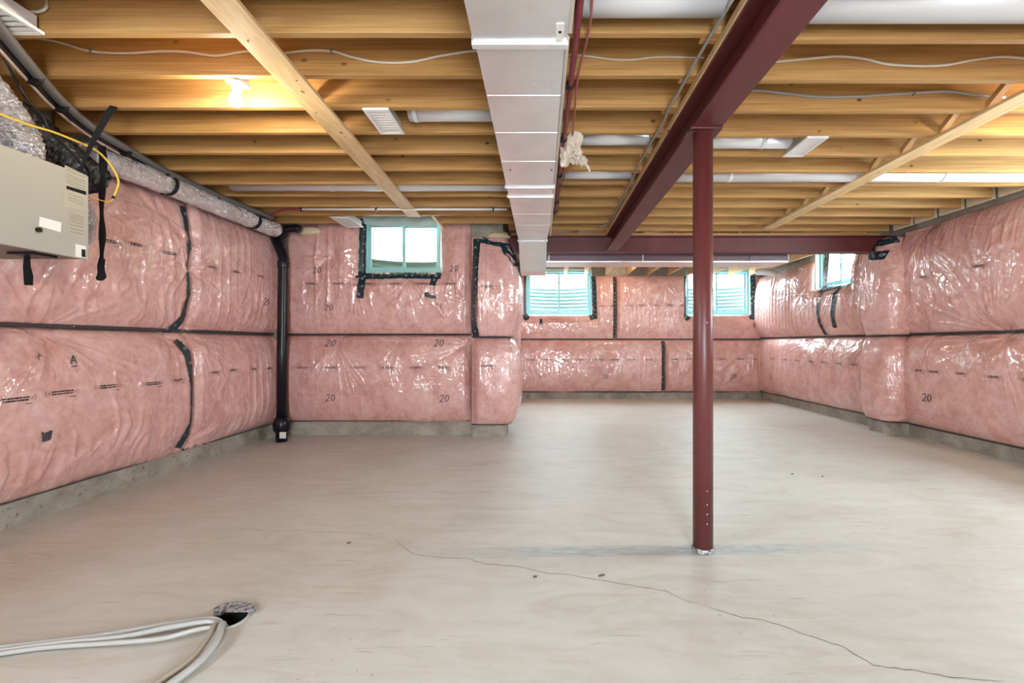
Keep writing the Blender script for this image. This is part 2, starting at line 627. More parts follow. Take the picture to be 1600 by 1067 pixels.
W1 = (-2.13, -1.19, 1.93, 2.58)          # small window: x0, x1, z0, z1 on the YB wall
WF = [(-0.29, 1.01, 1.66, 2.56), (2.87, 4.15, 1.66, 2.56)]   # far windows
W_FILL = [(-1.3, 0.2, 1.55, 2.50), (2.1, 3.6, 1.55, 2.50)]   # unseen side windows added for fill daylight: y0, y1, z0, z1 (left wall, right wall)
WR = (6.29, 7.23, 1.95, 2.56)            # right window: y0, y1, z0, z1
wall('wall_left', (XL, YR), (XL, YB), 2.675, [(W_FILL[0][0] - YR, W_FILL[0][1] - YR, W_FILL[0][2], W_FILL[0][3])], label='concrete foundation wall behind the insulation on the left')
wall('wall_back', (XL - TH, YB), (XT - TH, YB), 2.675, [(W1[0] - XL + TH, W1[1] - XL + TH, W1[2], W1[3])], 'concrete wall with the small sliding window')
wall('wall_return', (XT, YB + 0.002), (XT, YF), 2.675, label='concrete return wall of the far bay')
wall('wall_far', (XT - TH, YF), (XR + TH, YF), 2.675, [(a - XT + TH, b - XT + TH, c, d) for a, b, c, d in WF], 'far concrete wall with two egress windows')
wall('wall_right', (XR, YF), (XR, YR), 2.675, [(YF - WR[1], YF - WR[0], WR[2], WR[3]), (YF - W_FILL[1][1], YF - W_FILL[1][0], W_FILL[1][2], W_FILL[1][3])], 'concrete foundation wall on the right')
# wall behind the camera, with an unseen opening added to let in frontal daylight
wall('wall_rear', (XR + TH, YR), (XL - TH, YR), 2.675, [(XR + TH - 1.15, XR + TH - 0.05, 0.0, 2.1)], 'wall behind the viewer with an opening added for frontal daylight')
mb = MB().box(-0.80, -0.40, 5.33, 5.60, -0.03, 2.195)
struct(mb.build('wall_pilaster_left', 'concrete'), 'concrete pilaster carrying the left end of the cross beam')
mb = MB().box(4.15, XR, 5.40, 5.75, -0.03, 2.195)
struct(mb.build('wall_pilaster_right', 'concrete'), 'concrete pilaster carrying the right end of the cross beam')

# ------------------------------------------------------------------ ceiling: subfloor, joists, bridging
mb = MB().box(XL - TH, XR + TH, YR - TH, YF + TH, ZJ + JD, ZJ + JD + 0.03)
ceiling = struct(mb.build('ceiling', 'subfloor'), 'plywood subfloor carried on open spruce joists')

mshare = {}


def shared_bar(key, name, mb, mat, parent, loc, rot=(0, 0, 0), bevel=0.003):
    if key not in mshare:
        me = bpy.data.meshes.new(name)
        me.from_pydata(mb().v, [], mb().f)
        me.materials.append(M[mat])
        mshare[key] = me
    o = bpy.data.objects.new(name, mshare[key])
    COL.objects.link(o)
    o.location = loc
    o.rotation_euler = rot
    o.parent = parent
    if bevel:
        md = o.modifiers.new('bevel', 'BEVEL')
        md.width = bevel
        md.segments = 1
    return o


Y0, SP = 1.975, 0.3115
for k in range(-14, 11):
    y = Y0 + SP * k
    if k == 10:
        for kx, (xa, xb) in enumerate(((-3.10, -2.27), (-1.13, 1.02))):
            shared_bar(f'jl10{kx}', 'joist', lambda: MB().box(0, xb - xa, 0, JT, 0, JD), 'joist', ceiling, (xa, y, ZJ))
    else:
        shared_bar('jl', 'joist', lambda: MB().box(0, 4.13, 0, JT, 0, JD), 'joist', ceiling, (-3.11, y, ZJ))
    shared_bar('jr', 'joist', lambda: MB().box(0, 3.46, 0, JT, 0, JD), 'joist', ceiling, (0.71, y + 0.041, ZJ))
shared_bar('jm11', 'joist', lambda: MB().box(0, 1.40, 0, JT, 0, JD), 'joist', ceiling, (-0.38, Y0 + SP * 11, ZJ))
shared_bar('jr', 'joist', lambda: MB().box(0, 3.46, 0, JT, 0, JD), 'joist', ceiling, (0.71, Y0 + SP * 11 + 0.041, ZJ))
# rim pieces at the right wall: pale sill foam between joist ends
for k in range(3, 11):
    y = Y0 + SP * k + 0.041
    shared_bar('rim', 'rim_block', lambda: MB().box(0, 0.03, 0, SP - JT - 0.004, 0, JD - 0.01), 'foam', ceiling, (4.21, y + JT + 0.002, ZJ))
# trimmers beside the small window
for x in (-2.27, -1.17):
    shared_bar('trim', 'trimmer_joist', lambda: MB().box(0, JT, 0, YB - 4.84, 0, JD), 'farjoist', ceiling, (x, 4.83, ZJ))
# far bay joists run lengthwise
for i in range(12):
    x = -0.35 + 0.405 * i
    shared_bar('jf', 'joist', lambda: MB().box(0, JT, 0, YF - 5.74, 0, JD), 'farjoist', ceiling, (x, 5.72, ZJ))
shared_bar('hdr', 'header_plate', lambda: MB().box(0, 4.5, 0, 0.10, 0, 0.038), 'joist', ceiling, (-0.36, 5.545, ZJ - 0.039))

# bridging struts: crossed pair in every bay, under the subfloor, above each strapping board
L = math.hypot(SP - JT - 0.004, JD - 0.05)
ang = math.atan2(JD - 0.05, SP - JT - 0.004)
for xb, dx in ((-1.27, -0.026), (2.62, 0.0)):
    for k in range(-3, 9):
        y = Y0 + SP * k + (0.041 if xb > 0 else 0) + JT + 0.002
        xx = xb + dx * (y - 1.8)
        for sgn in (1, -1):
            x = xx + sgn * 0.024
            if sgn > 0:
                shared_bar('st', 'bridging_strut', lambda: MB().box(-0.019, 0.019, 0, L, -0.017, 0.017), 'strut', ceiling, (x, y, ZJ + 0.027), (ang, 0, 0), 0)
            else:
                shared_bar('st', 'bridging_strut', lambda: MB().box(-0.019, 0.019, 0, L, -0.017, 0.017), 'strut', ceiling, (x, y, ZJ + JD - 0.023), (-ang, 0, 0), 0)

# strapping boards nailed under the joists
mb = MB().bar((-1.20, -0.3, ZJ - 0.0105), (-1.325, 4.78, ZJ - 0.0105), 0.14, 0.019)
sb = mb.build('strapping_board', 'board', ceiling, bevel=0.002)
for (yy, dx) in ((2.0, -0.03), (2.3, 0.03), (2.62, -0.02), (2.93, 0.02), (3.24, 0.0), (3.55, 0.03), (3.86, -0.03)):
    xx = -1.2 - 0.0246 * (yy + 0.3) + dx
    MB().lathe([(0.005, -0.001), (0.005, 0.001)], (xx, yy, ZJ - 0.0205), 8).build('nail_head', 'debris', sb)
mb = MB().bar((2.60, -0.3, ZJ - 0.0105), (2.64, 5.30, ZJ - 0.0105), 0.13, 0.019)
sb2 = mb.build('strapping_board', 'board', ceiling, bevel=0.002)


# ------------------------------------------------------------------ steel
def ibeam(mb, a, b, w, h, z0, tf=0.014, tw=0.010):
    """I-section from plan point a to b, underside at z0"""
    ax = abs(b[0] - a[0]) > abs(b[1] - a[1])
    def bx(o0, o1, za, zb):
        if ax:
            mb.box(a[0], b[0], a[1] + o0, a[1] + o1, za, zb)
        else:
            mb.box(a[0] + o0, a[0] + o1, a[1], b[1], za, zb)
    bx(-w / 2, w / 2, z0, z0 + tf)
    bx(-w / 2, w / 2, z0 + h - tf, z0 + h)
    bx(-tw / 2, tw / 2, z0 + tf, z0 + h - tf)
    return mb


beam = thing('steel_beam', 'dark red steel I-beam running away overhead, resting on the round column', 'beam', loc=(0.863, 1.5, 2.209))
mb = MB().box(0.79, 0.937, -2.5, 5.49, 2.209, 2.223)
mb.build('bottom_flange', 'steel', beam, bevel=0.003)
MB().box(0.8585, 0.8675, -2.5, 5.49, 2.223, 2.388).build('web', 'steel', beam)
MB().box(0.79, 0.937, -2.5, 5.49, 2.388, 2.402).build('top_flange', 'steel', beam, bevel=0.003)
MB().box(0.783, 0.944, -2.5, 5.49, 2.403, 2.439).build('wood_nailer_plate', 'board', beam, bevel=0.003)
for y in (1.2, 2.15, 3.4, 4.6):
    MB().tube([(0.812, y, 2.226), (0.812, y, 2.240)], 0.009, 6).build('bolt', 'steel', beam)

cb = thing('steel_beam', 'dark red steel cross beam spanning the room below the far joists', 'beam', loc=(1.8, 5.57, 2.197))
MB().box(-0.46, 4.30, 5.50, 5.64, 2.197, 2.213).build('bottom_flange', 'steel', cb, bevel=0.003)
MB().box(-0.46, 4.30, 5.566, 5.574, 2.213, 2.387).build('web', 'steel', cb)
MB().box(-0.46, 4.30, 5.50, 5.64, 2.387, 2.401).build('top_flange', 'steel', cb, bevel=0.003)

col = thing('steel_column', 'round dark red steel post standing on the concrete floor', 'column', loc=(0.855, 2.40, 0))
cxp, cyp = 0.855, 2.40
shaft = MB().lathe([(0.051, 0.012), (0.051, 2.197)], (cxp, cyp, 0), 40).build('pipe_shaft', 'columnred', col)
for p in shaft.data.polygons:
    if len(p.vertices) == 4:
        p.use_smooth = True
mb = MB()
mb.box(cxp - 0.083, cxp + 0.083, cyp - 0.06, cyp + 0.06, 2.198, 2.2085)
mb.build('cap_plate', 'steel', col, bevel=0.002)
MB().lathe([(0.056, 0.0), (0.058, 0.006), (0.056, 0.022), (0.052, 0.024)], (cxp, cyp, 0), 32).build('base_ring', 'spatter', col, smooth=True)
MB().tube(smooth_path([(cxp - 0.05, cyp - 0.055, 2.197), (cxp - 0.10, cyp - 0.06, 2.185), (cxp - 0.13, cyp - 0.06, 2.20)], 6), 0.003, 6).build('tie_wire', 'black', col)
# weld specks on the shaft
for dz in (0.16, 0.21, 0.26, 0.33, 1.2):
    o = MB().lathe([(0.0045, -0.001), (0.0045, 0.001)], (0, 0, 0), 8).build('weld_speck', 'spatter', col)
    o.location = (0.004, -0.0512, dz)
    o.rotation_euler = (R90, 0, 0)


# ------------------------------------------------------------------ insulation blankets
class Blanket:
    """foil-thin clear film over a quilted pink batt, hung along a plan path; d is how far it stands off the wall"""

    def __init__(s, label, path, z0, z1, depth, fine=(0, 99), step=0.010, gathers=(), vert=(), pinch=(), hole=None, seed=0,
                 d0=0.02, rough=1.0, ztaper=0.0, wob=0.0, group='pink insulation blankets', pin=()):
        P = [Vector((*p, 0)) for p in path]
        # dense plan path with rounded corners
        dense = []
        for i in range(len(P) - 1):
            a, b = P[i], P[i + 1]
            n = max(2, int((b - a).length / 0.01))
            for k in range(n):
                dense.append(a.lerp(b, k / n))
        dense.append(P[-1])
        if len(P) > 2:
            for _ in range(40):
                dense = [dense[0]] + [(dense[i - 1] + dense[i] * 2 + dense[i + 1]) / 4 for i in range(1, len(dense) - 1)] + [dense[-1]]
        D = np.array([[p.x, p.y] for p in dense])
        acc = np.concatenate([[0], np.cumsum(np.hypot(*np.diff(D, axis=0).T))])
        L = acc[-1]
        ss = []
        x = 0.0
        while x < L:
            ss.append(x)
            x += step if fine[0] <= x <= fine[1] else 0.06
        ss.append(L)
        if hole:
            ss += [hole[0], hole[1]]
        ss = np.unique(np.round(ss, 5))
        nz = max(8, int((z1 - z0) / step))
        zz = np.linspace(z0, z1, nz + 1)
        if hole:
            zz = np.unique(np.round(np.concatenate([zz, [hole[2]], [min(hole[3], z1)]]), 5))
        px = np.interp(ss, acc, D[:, 0]); py = np.interp(ss, acc, D[:, 1])
        tx = np.interp(np.minimum(ss + 0.01, L), acc, D[:, 0]) - np.interp(np.maximum(ss - 0.01, 0), acc, D[:, 0])
        ty = np.interp(np.minimum(ss + 0.01, L), acc, D[:, 1]) - np.interp(np.maximum(ss - 0.01, 0), acc, D[:, 1])
        ln = np.hypot(tx, ty)
        nx, ny = ty / ln, -tx / ln
        S, Z = np.meshgrid(ss, zz, indexing='ij')
        t = (Z - z0) / (z1 - z0)
        pil = np.clip(1 - np.abs(2 * t - 1) ** 3.2, 0, 1) ** 0.62
        d = d0 + depth * pil * (1 + 0.22 * fbm(S * 1.1, Z * 1.0, seed, 3))
        # pinch at tape seams and free ends
        for (s0, w, a) in pinch:
            d = d * (1 - a * np.exp(-((S - s0) / w) ** 2))
        for (gs, gz, w, a) in pin:
            d = d * (1 - a * np.exp(-(((S - gs) / w) ** 2 + ((Z - gz) / w) ** 2)))
        edge = np.minimum(S, L - S)
        d = d * (0.30 + 0.70 * np.clip(edge / 0.07, 0, 1) ** 0.6)
        if ztaper:
            d = d * (1 - ztaper * np.clip((t - 0.55) / 0.45, 0, 1) ** 1.5)
        # radiating creases from pulled points
        for gi, (gs, gz, amp, R, fq) in enumerate(gathers):
            ds, dz = S - gs, Z - gz
            r = np.hypot(ds, dz)
            th = np.arctan2(dz, ds)
            env = np.clip(r / 0.05, 0, 1) * np.exp(-(r / R) ** 1.3)
            ph = th * fq * 0.45 + 2.2 * fbm(th * 1.3 + 5, r * 1.2, seed + gi + 11, 2)
            d = d + 0.55 * amp * env * np.sin(ph) * vnoise(th * 1.5 + 3, r * 2, seed + gi + 5)
            for q_, (fm, am) in enumerate(((1.15, 0.75), (2.3, 0.50))):
                ph = th * fq * fm + 3.0 * fbm(th * 2.3 + 5, r * 1.5, seed + gi + 71 + q_, 3)
                ridge = (1 - np.abs(np.sin(ph))) ** 3.5
                brk = np.clip(2.6 * vnoise(th * fq * fm * 0.35 + 3, r * 4.5, seed + gi + 15 + q_) - 1.05, 0, 1.3)
                d = d + am * amp * env * ridge * brk
            d = d - 1.2 * amp * np.exp(-(r / 0.10) ** 2)
        # hanging vertical folds
        for (sa, sb, fq, amp) in vert:
            m_ = np.clip((S - sa) / 0.12, 0, 1) * np.clip((sb - S) / 0.12, 0, 1)
            ph = S * fq + 1.6 * fbm(S * 1.5, Z * 1.6, seed + 23, 3)
            d = d + amp * m_ * ((1 - np.abs(np.sin(ph))) ** 2.4 - 0.2) * np.clip(2.4 * vnoise(S * 4, Z * 1.8, seed + 31) - 0.7, 0, 1.4) * pil
        # fine puckers of the film, mostly running down the wall
        pk = fbm(S * 9 + 2.5 * fbm(S * 2, Z * 2, seed + 41, 2), Z * 2.4, seed + 43, 3)
        pm = np.clip(2.6 * vnoise(S * 1.7, Z * 1.7, seed + 47) - 0.9, 0, 1)
        d = d + rough * 0.009 * np.clip(1 - np.abs(pk) * 5, 0, 1) ** 1.5 * pm * pil
        d = d + rough * 0.0022 * fbm(S * 24, Z * 24, seed + 51, 2)
        if hole:
            q = np.maximum(np.maximum(hole[0] - S, S - hole[1]), hole[2] - Z)
            q = np.where(Z > hole[3], np.maximum(q, Z - hole[3]), q)
            k = np.clip(q / 0.16, 0, 1) ** 0.5
            d = np.where(q < 0.16, d * (0.12 + 0.88 * k), d)
        d = np.maximum(d, 0.006)
        zd = Z + (wob * fbm(S * 1.3, Z * 0.2, seed + 61, 3) * np.clip(1 - t * 4, 0, 1) if wob else 0)
        s.ss, s.zz, s.d = ss, zz, d
        s.px, s.py, s.nx, s.ny, s.L = px, py, nx, ny, L
        X = px[:, None] + nx[:, None] * d
        Y = py[:, None] + ny[:, None] * d
        V = np.stack([X, Y, zd], -1)
        ns, nzv = S.shape
        # back rim on the wall
        back = np.stack([np.broadcast_to((px + nx * 0.002)[:, None], S.shape), np.broadcast_to((py + ny * 0.002)[:, None], S.shape), zd], -1)
        idx = np.arange(ns * nzv).reshape(ns, nzv)
        q = np.stack([idx[:-1, :-1], idx[:-1, 1:], idx[1:, 1:], idx[1:, :-1]], -1).reshape(-1, 4)
        if hole:
            cs = (ss[:-1] + ss[1:]) / 2; cz = (zz[:-1] + zz[1:]) / 2
            keep = ~(((cs > hole[0]) & (cs < hole[1]))[:, None] & ((cz > hole[2]) & (cz < hole[3]))[None, :])
            q = q[keep.reshape(-1)]
        verts = V.reshape(-1, 3)
        ring = np.concatenate([idx[:, 0], idx[-1, 1:], idx[-2::-1, -1], idx[0, -2:0:-1]])
        rb = back.reshape(-1, 3)[ring]
        n0 = len(verts)
        rn = np.arange(len(ring)) + n0
        rq = np.stack([ring, np.roll(ring, -1), np.roll(rn, -1), rn], -1)
        verts = np.concatenate([verts, rb])
        faces = np.concatenate([q, rq])
        me = bpy.data.meshes.new('insulation_blanket')
        me.vertices.add(len(verts)); me.vertices.foreach_set('co', verts.astype(np.float32).ravel())
        me.loops.add(faces.size); me.loops.foreach_set('vertex_index', faces[:, ::-1].astype(np.int32).ravel())
        me.polygons.add(len(faces)); me.polygons.foreach_set('loop_start', np.arange(0, faces.size, 4, dtype=np.int32))
        me.update(calc_edges=True)
        me.validate()
        s.o = tag(link('insulation_blanket', me, 'film', None, True), label, 'insulation', group)

    def at(s, sv, zv, off=0.003):
        i = int(np.clip(np.searchsorted(s.ss, sv) - 1, 0, len(s.ss) - 2))
        j = int(np.clip(np.searchsorted(s.zz, zv) - 1, 0, len(s.zz) - 2))
        fs = np.clip((sv - s.ss[i]) / (s.ss[i + 1] - s.ss[i]), 0, 1)
        fz = np.clip((zv - s.zz[j]) / (s.zz[j + 1] - s.zz[j]), 0, 1)
        D = s.d
        d = (D[i, j] * (1 - fs) + D[i + 1, j] * fs) * (1 - fz) + (D[i, j + 1] * (1 - fs) + D[i + 1, j + 1] * fs) * fz + off
        nx = s.nx[i] * (1 - fs) + s.nx[i + 1] * fs
        ny = s.ny[i] * (1 - fs) + s.ny[i + 1] * fs
        x = s.px[i] * (1 - fs) + s.px[i + 1] * fs + nx * d
        y = s.py[i] * (1 - fs) + s.py[i + 1] * fs + ny * d
        return (x, y, zv)

    def ribbon(s, pts, w, off=0.004, mb=None, step=0.015, across=3, jag=0.0, thick=0.0):
        """strip laid on the film along (s, z) points"""
        mb = mb or MB()
        P = []
        for (a, b), (c, e) in zip(pts[:-1], pts[1:]):
            n = max(1, int(math.hypot(c - a, e - b) / step))
            for k in range(n):
                P.append((a + (c - a) * k / n, b + (e - b) * k / n))
        P.append(pts[-1])
        o = len(mb.v)
        for i, (a, b) in enumerate(P):
            a0, b0 = P[max(i - 1, 0)]; a1, b1 = P[min(i + 1, len(P) - 1)]
            dx, dy = a1 - a0, b1 - b0
            l = math.hypot(dx, dy) or 1
            px, py = -dy / l, dx / l
            ww = w * (1 + (random.uniform(-jag, jag) if jag else 0))
            for k in range(across + 1):
                u = (k / across - 0.5) * ww
                mb.v.append(s.at(a + px * u, b + py * u, off))
        for i in range(len(P) - 1):
            for k in range(across):
                q = o + i * (across + 1) + k
                mb.f.append((q, q + 1, q + across + 2, q + across + 1))
        return mb

    def tape(s, pts, w=0.06, mat='tape', jag=0.12, dots=True, name='tape_strip', spacing=0.085):
        tp = s.ribbon(pts, w, 0.006, jag=jag).build(name, mat, s.o, smooth=True)
        if dots:
            mb = MB()
            tot = 0
            for (a, b), (c, e) in zip(pts[:-1], pts[1:]):
                l = math.hypot(c - a, e - b)
                n = max(1, int(l / spacing))
                for k in range(n):
                    f = (k + 0.5) / n
                    q0, r0 = a + (c - a) * f, b + (e - b) * f
                    q0 += random.uniform(-0.2, 0.2) * w
                    rr = w * random.uniform(0.09, 0.15)
                    ring = [(q0 + rr * math.cos(h), r0 + rr * math.sin(h)) for h in [i * math.pi / 4 for i in range(9)]]
                    s.ribbon(ring, rr * 0.7, 0.0085, mb, 0.02, 1)
            mb.build('tape_print', 'tapedot', tp)['kind'] = 'stuff'
        return tp

    def seam(s, z, w=0.022, s0=0.0, s1=None, mat='seam', off=0.006):
        s1 = s1 if s1 is not None else s.L
        return s.ribbon([(s0, z), (s1, z)], w, off, step=0.03, across=2).build('seam_strip', mat, s.o, smooth=True)

    def stamp(s, s0, z, w=0.17, h=0.026, flip=1):
        """small two-line product print between brackets (seen upside down in the photo)"""
        mb = MB()
        for e, sg in ((0.0, 1), (w, -1)):
            s.ribbon([(s0 + e + sg * 0.008, z + h / 2), (s0 + e, z), (s0 + e + sg * 0.008, z - h / 2)], 0.0022, 0.004, mb, 0.02, 1)
            c = s0 + e + sg * 0.022
            s.ribbon([(c - 0.006, z + 0.004), (c - 0.002, z - 0.007), (c + 0.007, z + 0.008)], 0.003, 0.004, mb, 0.02, 1)
        for row, zz in enumerate((z + h * 0.24, z - h * 0.2)):
            x = s0 + 0.036
            while x < s0 + w - 0.038:
                l = random.uniform(0.004, 0.02)
                hh = random.uniform(0.0065, 0.0095)
                s.ribbon([(x, zz), (min(x + l, s0 + w - 0.034), zz)], hh, 0.004, mb, 0.02, 1)
                x += l + random.uniform(0.0015, 0.005)
        s.ribbon([(s0 + w * 0.72, z - h * 0.85), (s0 + w * 0.9, z - h * 0.85)], 0.004, 0.004, mb, 0.02, 1)
        o = mb.build('product_print', 'ink', s.o)
        o['kind'] = 'stuff'
        return o

    def glyphs(s, text, s0, z, h=0.06, w=None, mat='marker'):
        """marker numerals drawn as strokes"""
        G = {'2': [[(0, .8), (.2, 1), (.6, 1), (.75, .75), (.5, .4), (0, 0), (.8, 0)]],
             '0': [[(.4, 1), (.1, .75), (.05, .3), (.3, 0), (.6, .1), (.8, .5), (.7, .9), (.4, 1)]],
             '1': [[(.3, 0), (.35, 1)]],
             '#': [[(0, .75), (.15, .7), (.3, .1), (.9, .2), (.95, .75), (.3, .6)], [(.3, .45), (.9, .55)], [(.3, .3), (.9, .35)], [(.45, .15), (.6, .65)], [(.7, .15), (.8, .7)]],
             '^': [[(0, 0.1), (.45, 1), (.9, 0.1)], [(.2, .4), (.75, .45)], [(.1, -.2), (1.0, -.1)]],
             '+': [[(0, .5), (1, .6)], [(.4, 0), (.6, 1)]]}
        mb = MB()
        x = s0
        for ch in text:
            for st in G[ch]:
                s.ribbon([(x + a * h * 0.7 + b * h * 0.12, z + b * h) for a, b in st], h * 0.12, 0.0045, mb, 0.01, 1)
            x += h * 0.78
        return mb.build('marker_numeral', mat, s.o)


ZS = 1.19
# --- left wall (path runs from the rear wall towards the far corner, s = y - YR)
def sl(px, py):
    p = on_x(px, py, XL + 0.13)
    return (p.y - YR, p.z)


LEND = YB - YR - 0.10
YS = on_x(304, 500, XL + 0.13).y - YR
llu = Blanket('upper pink blanket on the left wall, behind the grey ventilator box', [(XL, YR), (XL, YR + YS)], ZS + 0.004, 2.38, 0.13, fine=(4.0, 99), seed=1, hole=(W_FILL[0][0] - YR, W_FILL[0][1] - YR, W_FILL[0][2], 2.6),
              gathers=[(*sl(80, 519), 0.022, 0.42, 11), (*sl(280, 525), 0.03, 0.40, 10), (*sl(250, 330), 0.02, 0.45, 8), (*sl(160, 330), 0.014, 0.4, 7), (*sl(295, 420), 0.02, 0.35, 9)], rough=1.9)
lll = Blanket('lower pink blanket on the left wall, nearest the viewer', [(XL, YR), (XL, YR + YS)], 0.155, ZS - 0.004, 0.14, fine=(4.0, 99), seed=2,
              gathers=[(*sl(82, 522), 0.026, 0.42, 12), (*sl(272, 527), 0.028, 0.36, 11), (*sl(288, 690), 0.018, 0.22, 8)], rough=1.6, wob=0.02)
lru = Blanket('upper pink blanket on the left wall, between dark tape and black drain pipe', [(XL, YR + YS), (XL, YB - 0.10)], ZS + 0.004, 2.38, 0.13, seed=3,
              gathers=[(0.02, 1.25, 0.03, 0.5, 10), (0.25, 2.35, 0.02, 0.6, 9), (0.0, 1.75, 0.025, 0.45, 9)], vert=[(0.0, 1.5, 31, 0.011)], rough=2.0)
lrl = Blanket('lower pink blanket on the left wall, between dark tape and black drain pipe', [(XL, YR + YS), (XL, YB - 0.10)], 0.155, ZS - 0.004, 0.14, seed=4,
              gathers=[(0.02, 1.16, 0.03, 0.5, 11), (0.05, 0.25, 0.03, 0.6, 10)], vert=[(0.3, 1.4, 27, 0.011)], rough=1.8, wob=0.02)
for b, zz in ((llu, ZS + 0.012), (lru, ZS + 0.012)):
    b.seam(zz, 0.026)
for b in (lll, lrl):
    b.seam(0.165, 0.02)
tp = [sl(289, 322), sl(295, 370), sl(297, 430), sl(294, 490), sl(280, 527)]
llu.tape([(min(a, llu.L - 0.05), z) for a, z in tp], 0.085, spacing=0.12)
tp = [sl(282, 532), sl(290, 555), sl(299, 600), sl(299, 660), sl(287, 700)]
lll.tape([(min(a, lll.L - 0.05), max(z, 0.18)) for a, z in tp], 0.08, spacing=0.12)
for p in ((-20, 628), (60, 616), (140, 606), (215, 601)):
    lll.stamp(*sl(*p), 0.20, 0.034)
for p in ((262, 595),):
    lll.stamp(*sl(*p), 0.15, 0.03)
for p in ((145, 372), (192, 378), (246, 392)):
    llu.stamp(*sl(*p), 0.18, 0.03)
lll.glyphs('#', *sl(52, 693), 0.085)
lll.glyphs('^', *sl(103, 570), 0.06)
lll.glyphs('+', *sl(52, 562), 0.04)
for px_, py_ in ((318, 415), (357, 423), (395, 430)):
    a, z = sl(px_, py_)
    lru.stamp(a - llu.L, z, 0.16, 0.028)
for px_, py_ in ((322, 583), (352, 579), (385, 577), (410, 576)):
    a, z = sl(px_, py_)
    lrl.stamp(a - llu.L, z, 0.15, 0.028)
a, z = sl(408, 476); lru.glyphs('20', a - llu.L, z, 0.07)

# --- wall with the small window (s = x - XL)
def sb_(px, py):
    p = on_y(px, py, YB - 0.11)
    return (p.x - XB0, p.z)


XB0 = XL + 0.14
LB = XL + 2.32 - XB0
bu = Blanket('upper pink blanket around the small sliding window', [(XB0, YB), (XB0 + LB, YB)], ZS + 0.004, 2.60, 0.10, seed=5, step=0.009,
             hole=(W1[0] - XB0, W1[1] - XB0, W1[2], W1[3]),
             gathers=[(*sb_(520, 400), 0.016, 0.5, 8), (*sb_(640, 435), 0.018, 0.35, 14), (*sb_(722, 470), 0.022, 0.35, 11), (*sb_(565, 440), 0.018, 0.4, 10)],
             vert=[(0.25, 0.9, 24, 0.010), (1.0, 2.2, 34, 0.007)], rough=1.1)
bl = Blanket('lower pink blanket below the small sliding window', [(XB0, YB), (XB0 + LB, YB)], 0.165, ZS - 0.004, 0.115, seed=6, step=0.009,
             gathers=[(*sb_(528, 532), 0.022, 0.4, 10), (*sb_(622, 532), 0.018, 0.28, 10), (*sb_(728, 538), 0.026, 0.32, 12), (*sb_(735, 600), 0.02, 0.3, 8)],
             vert=[(0.45, 1.0, 20, 0.008)], rough=0.7, wob=0.02)
bu.seam(ZS + 0.010, 0.02)
bl.seam(0.175, 0.02)
for i in range(6):
    bu.stamp(*sb_(474 + i * 43.5, 443.5), 0.19, 0.03)
    bl.stamp(*sb_(462 + i * 43.8, 574), 0.20, 0.032)
for tx, px_, py_ in (('20', 490, 427), ('20', 508, 485), ('20', 703, 424), ('11', 680, 482)):
    bu.glyphs(tx, *sb_(px_, py_), 0.065, mat='ink' if tx == '11' else 'marker')
for tx, px_, py_ in (('20', 511, 626), ('20', 688, 627), ('20', 508, 541), ('20', 678, 541)):
    bl.glyphs(tx, *sb_(px_, py_), 0.075)
# tape framing the window and its tails
bu.tape([sb_(563, 338), sb_(562, 430)], 0.07, 'tape', name='window_tape')
bu.tape([sb_(560, 431), sb_(625, 429), sb_(688, 430)], 0.085, 'tape', name='window_tape')
bu.tape([sb_(566, 428), sb_(563, 466)], 0.085, 'tape', name='window_tape')
bu.tape([sb_(680, 428), sb_(676, 446)], 0.075, 'tape', name='window_tape')
bu.tape([sb_(554, 432), sb_(570, 430)], 0.03, 'tape', dots=False, name='window_tape')
bu.tape([sb_(665, 458), sb_(671, 463), sb_(682, 465)], 0.04, 'tape', dots=False, jag=0.5, name='tape_scrap')

# --- left pilaster
pu = Blanket('upper pink blanket wrapped round the left pilaster', [(-0.81, 5.33), (-0.405, 5.33), (-0.405, 5.95)], ZS - 0.03, 2.33, 0.12, seed=7, step=0.009,
             gathers=[(0.12, 2.2, 0.014, 0.45, 7)], pinch=[(0.0, 0.05, 0.6)], vert=[(0.05, 0.28, 30, 0.006)], ztaper=0.65, rough=1.2, d0=0.03)
pl = Blanket('lower pink blanket wrapped round the left pilaster', [(-0.81, 5.33), (-0.405, 5.33), (-0.405, 5.95)], 0.14, ZS - 0.036, 0.13, seed=8, step=0.009,
             gathers=[(0.14, 1.14, 0.016, 0.3, 9), (0.5, 1.14, 0.018, 0.3, 9)], pinch=[(0.0, 0.06, 0.6)], rough=0.8, d0=0.03)
pu.seam(ZS - 0.022, 0.018)
pl.seam(0.15, 0.016)
pl.stamp(0.10, 0.84, 0.2, 0.032)
pu.stamp(0.10, 1.74, 0.2, 0.032)


def sp_(px, py):
    p = on_y(px, py, 5.23)
    return (p.x + 0.81, p.z)


pu.tape([(0.065, 2.27), (0.055, 1.9), (0.045, 1.6), (0.04, 1.3), (0.06, 1.17)], 0.085, spacing=0.12)
pu.tape([(0.02, 2.29), (0.14, 2.285), (0.27, 2.25), (0.36, 2.24)], 0.05, spacing=0.1)
pu.tape([(0.37, 2.26), (0.42, 2.1), (0.44, 2.0)], 0.09, spacing=0.06)
pu.tape([sp_(753, 368), sp_(762, 373)], 0.02, dots=False, name='tape_scrap')
bu.tape([sb_(710, 541), sb_(730, 541)], 0.018, dots=False, name='tape_scrap', jag=0)

# --- return wall of the far bay
Blanket('pink blanket on the return wall, seen edge-on beside the left far window', [(XT, 5.96), (XT, YF - 0.02)], 0.14, 2.42, 0.05, seed=9, step=0.02, rough=1.0,
        vert=[(0, 3, 18, 0.01)])

# --- far wall (s = x - XT)
def sf(px, py):
    p = on_y(px, py, YF - 0.09)
    return (p.x - XT, p.z)


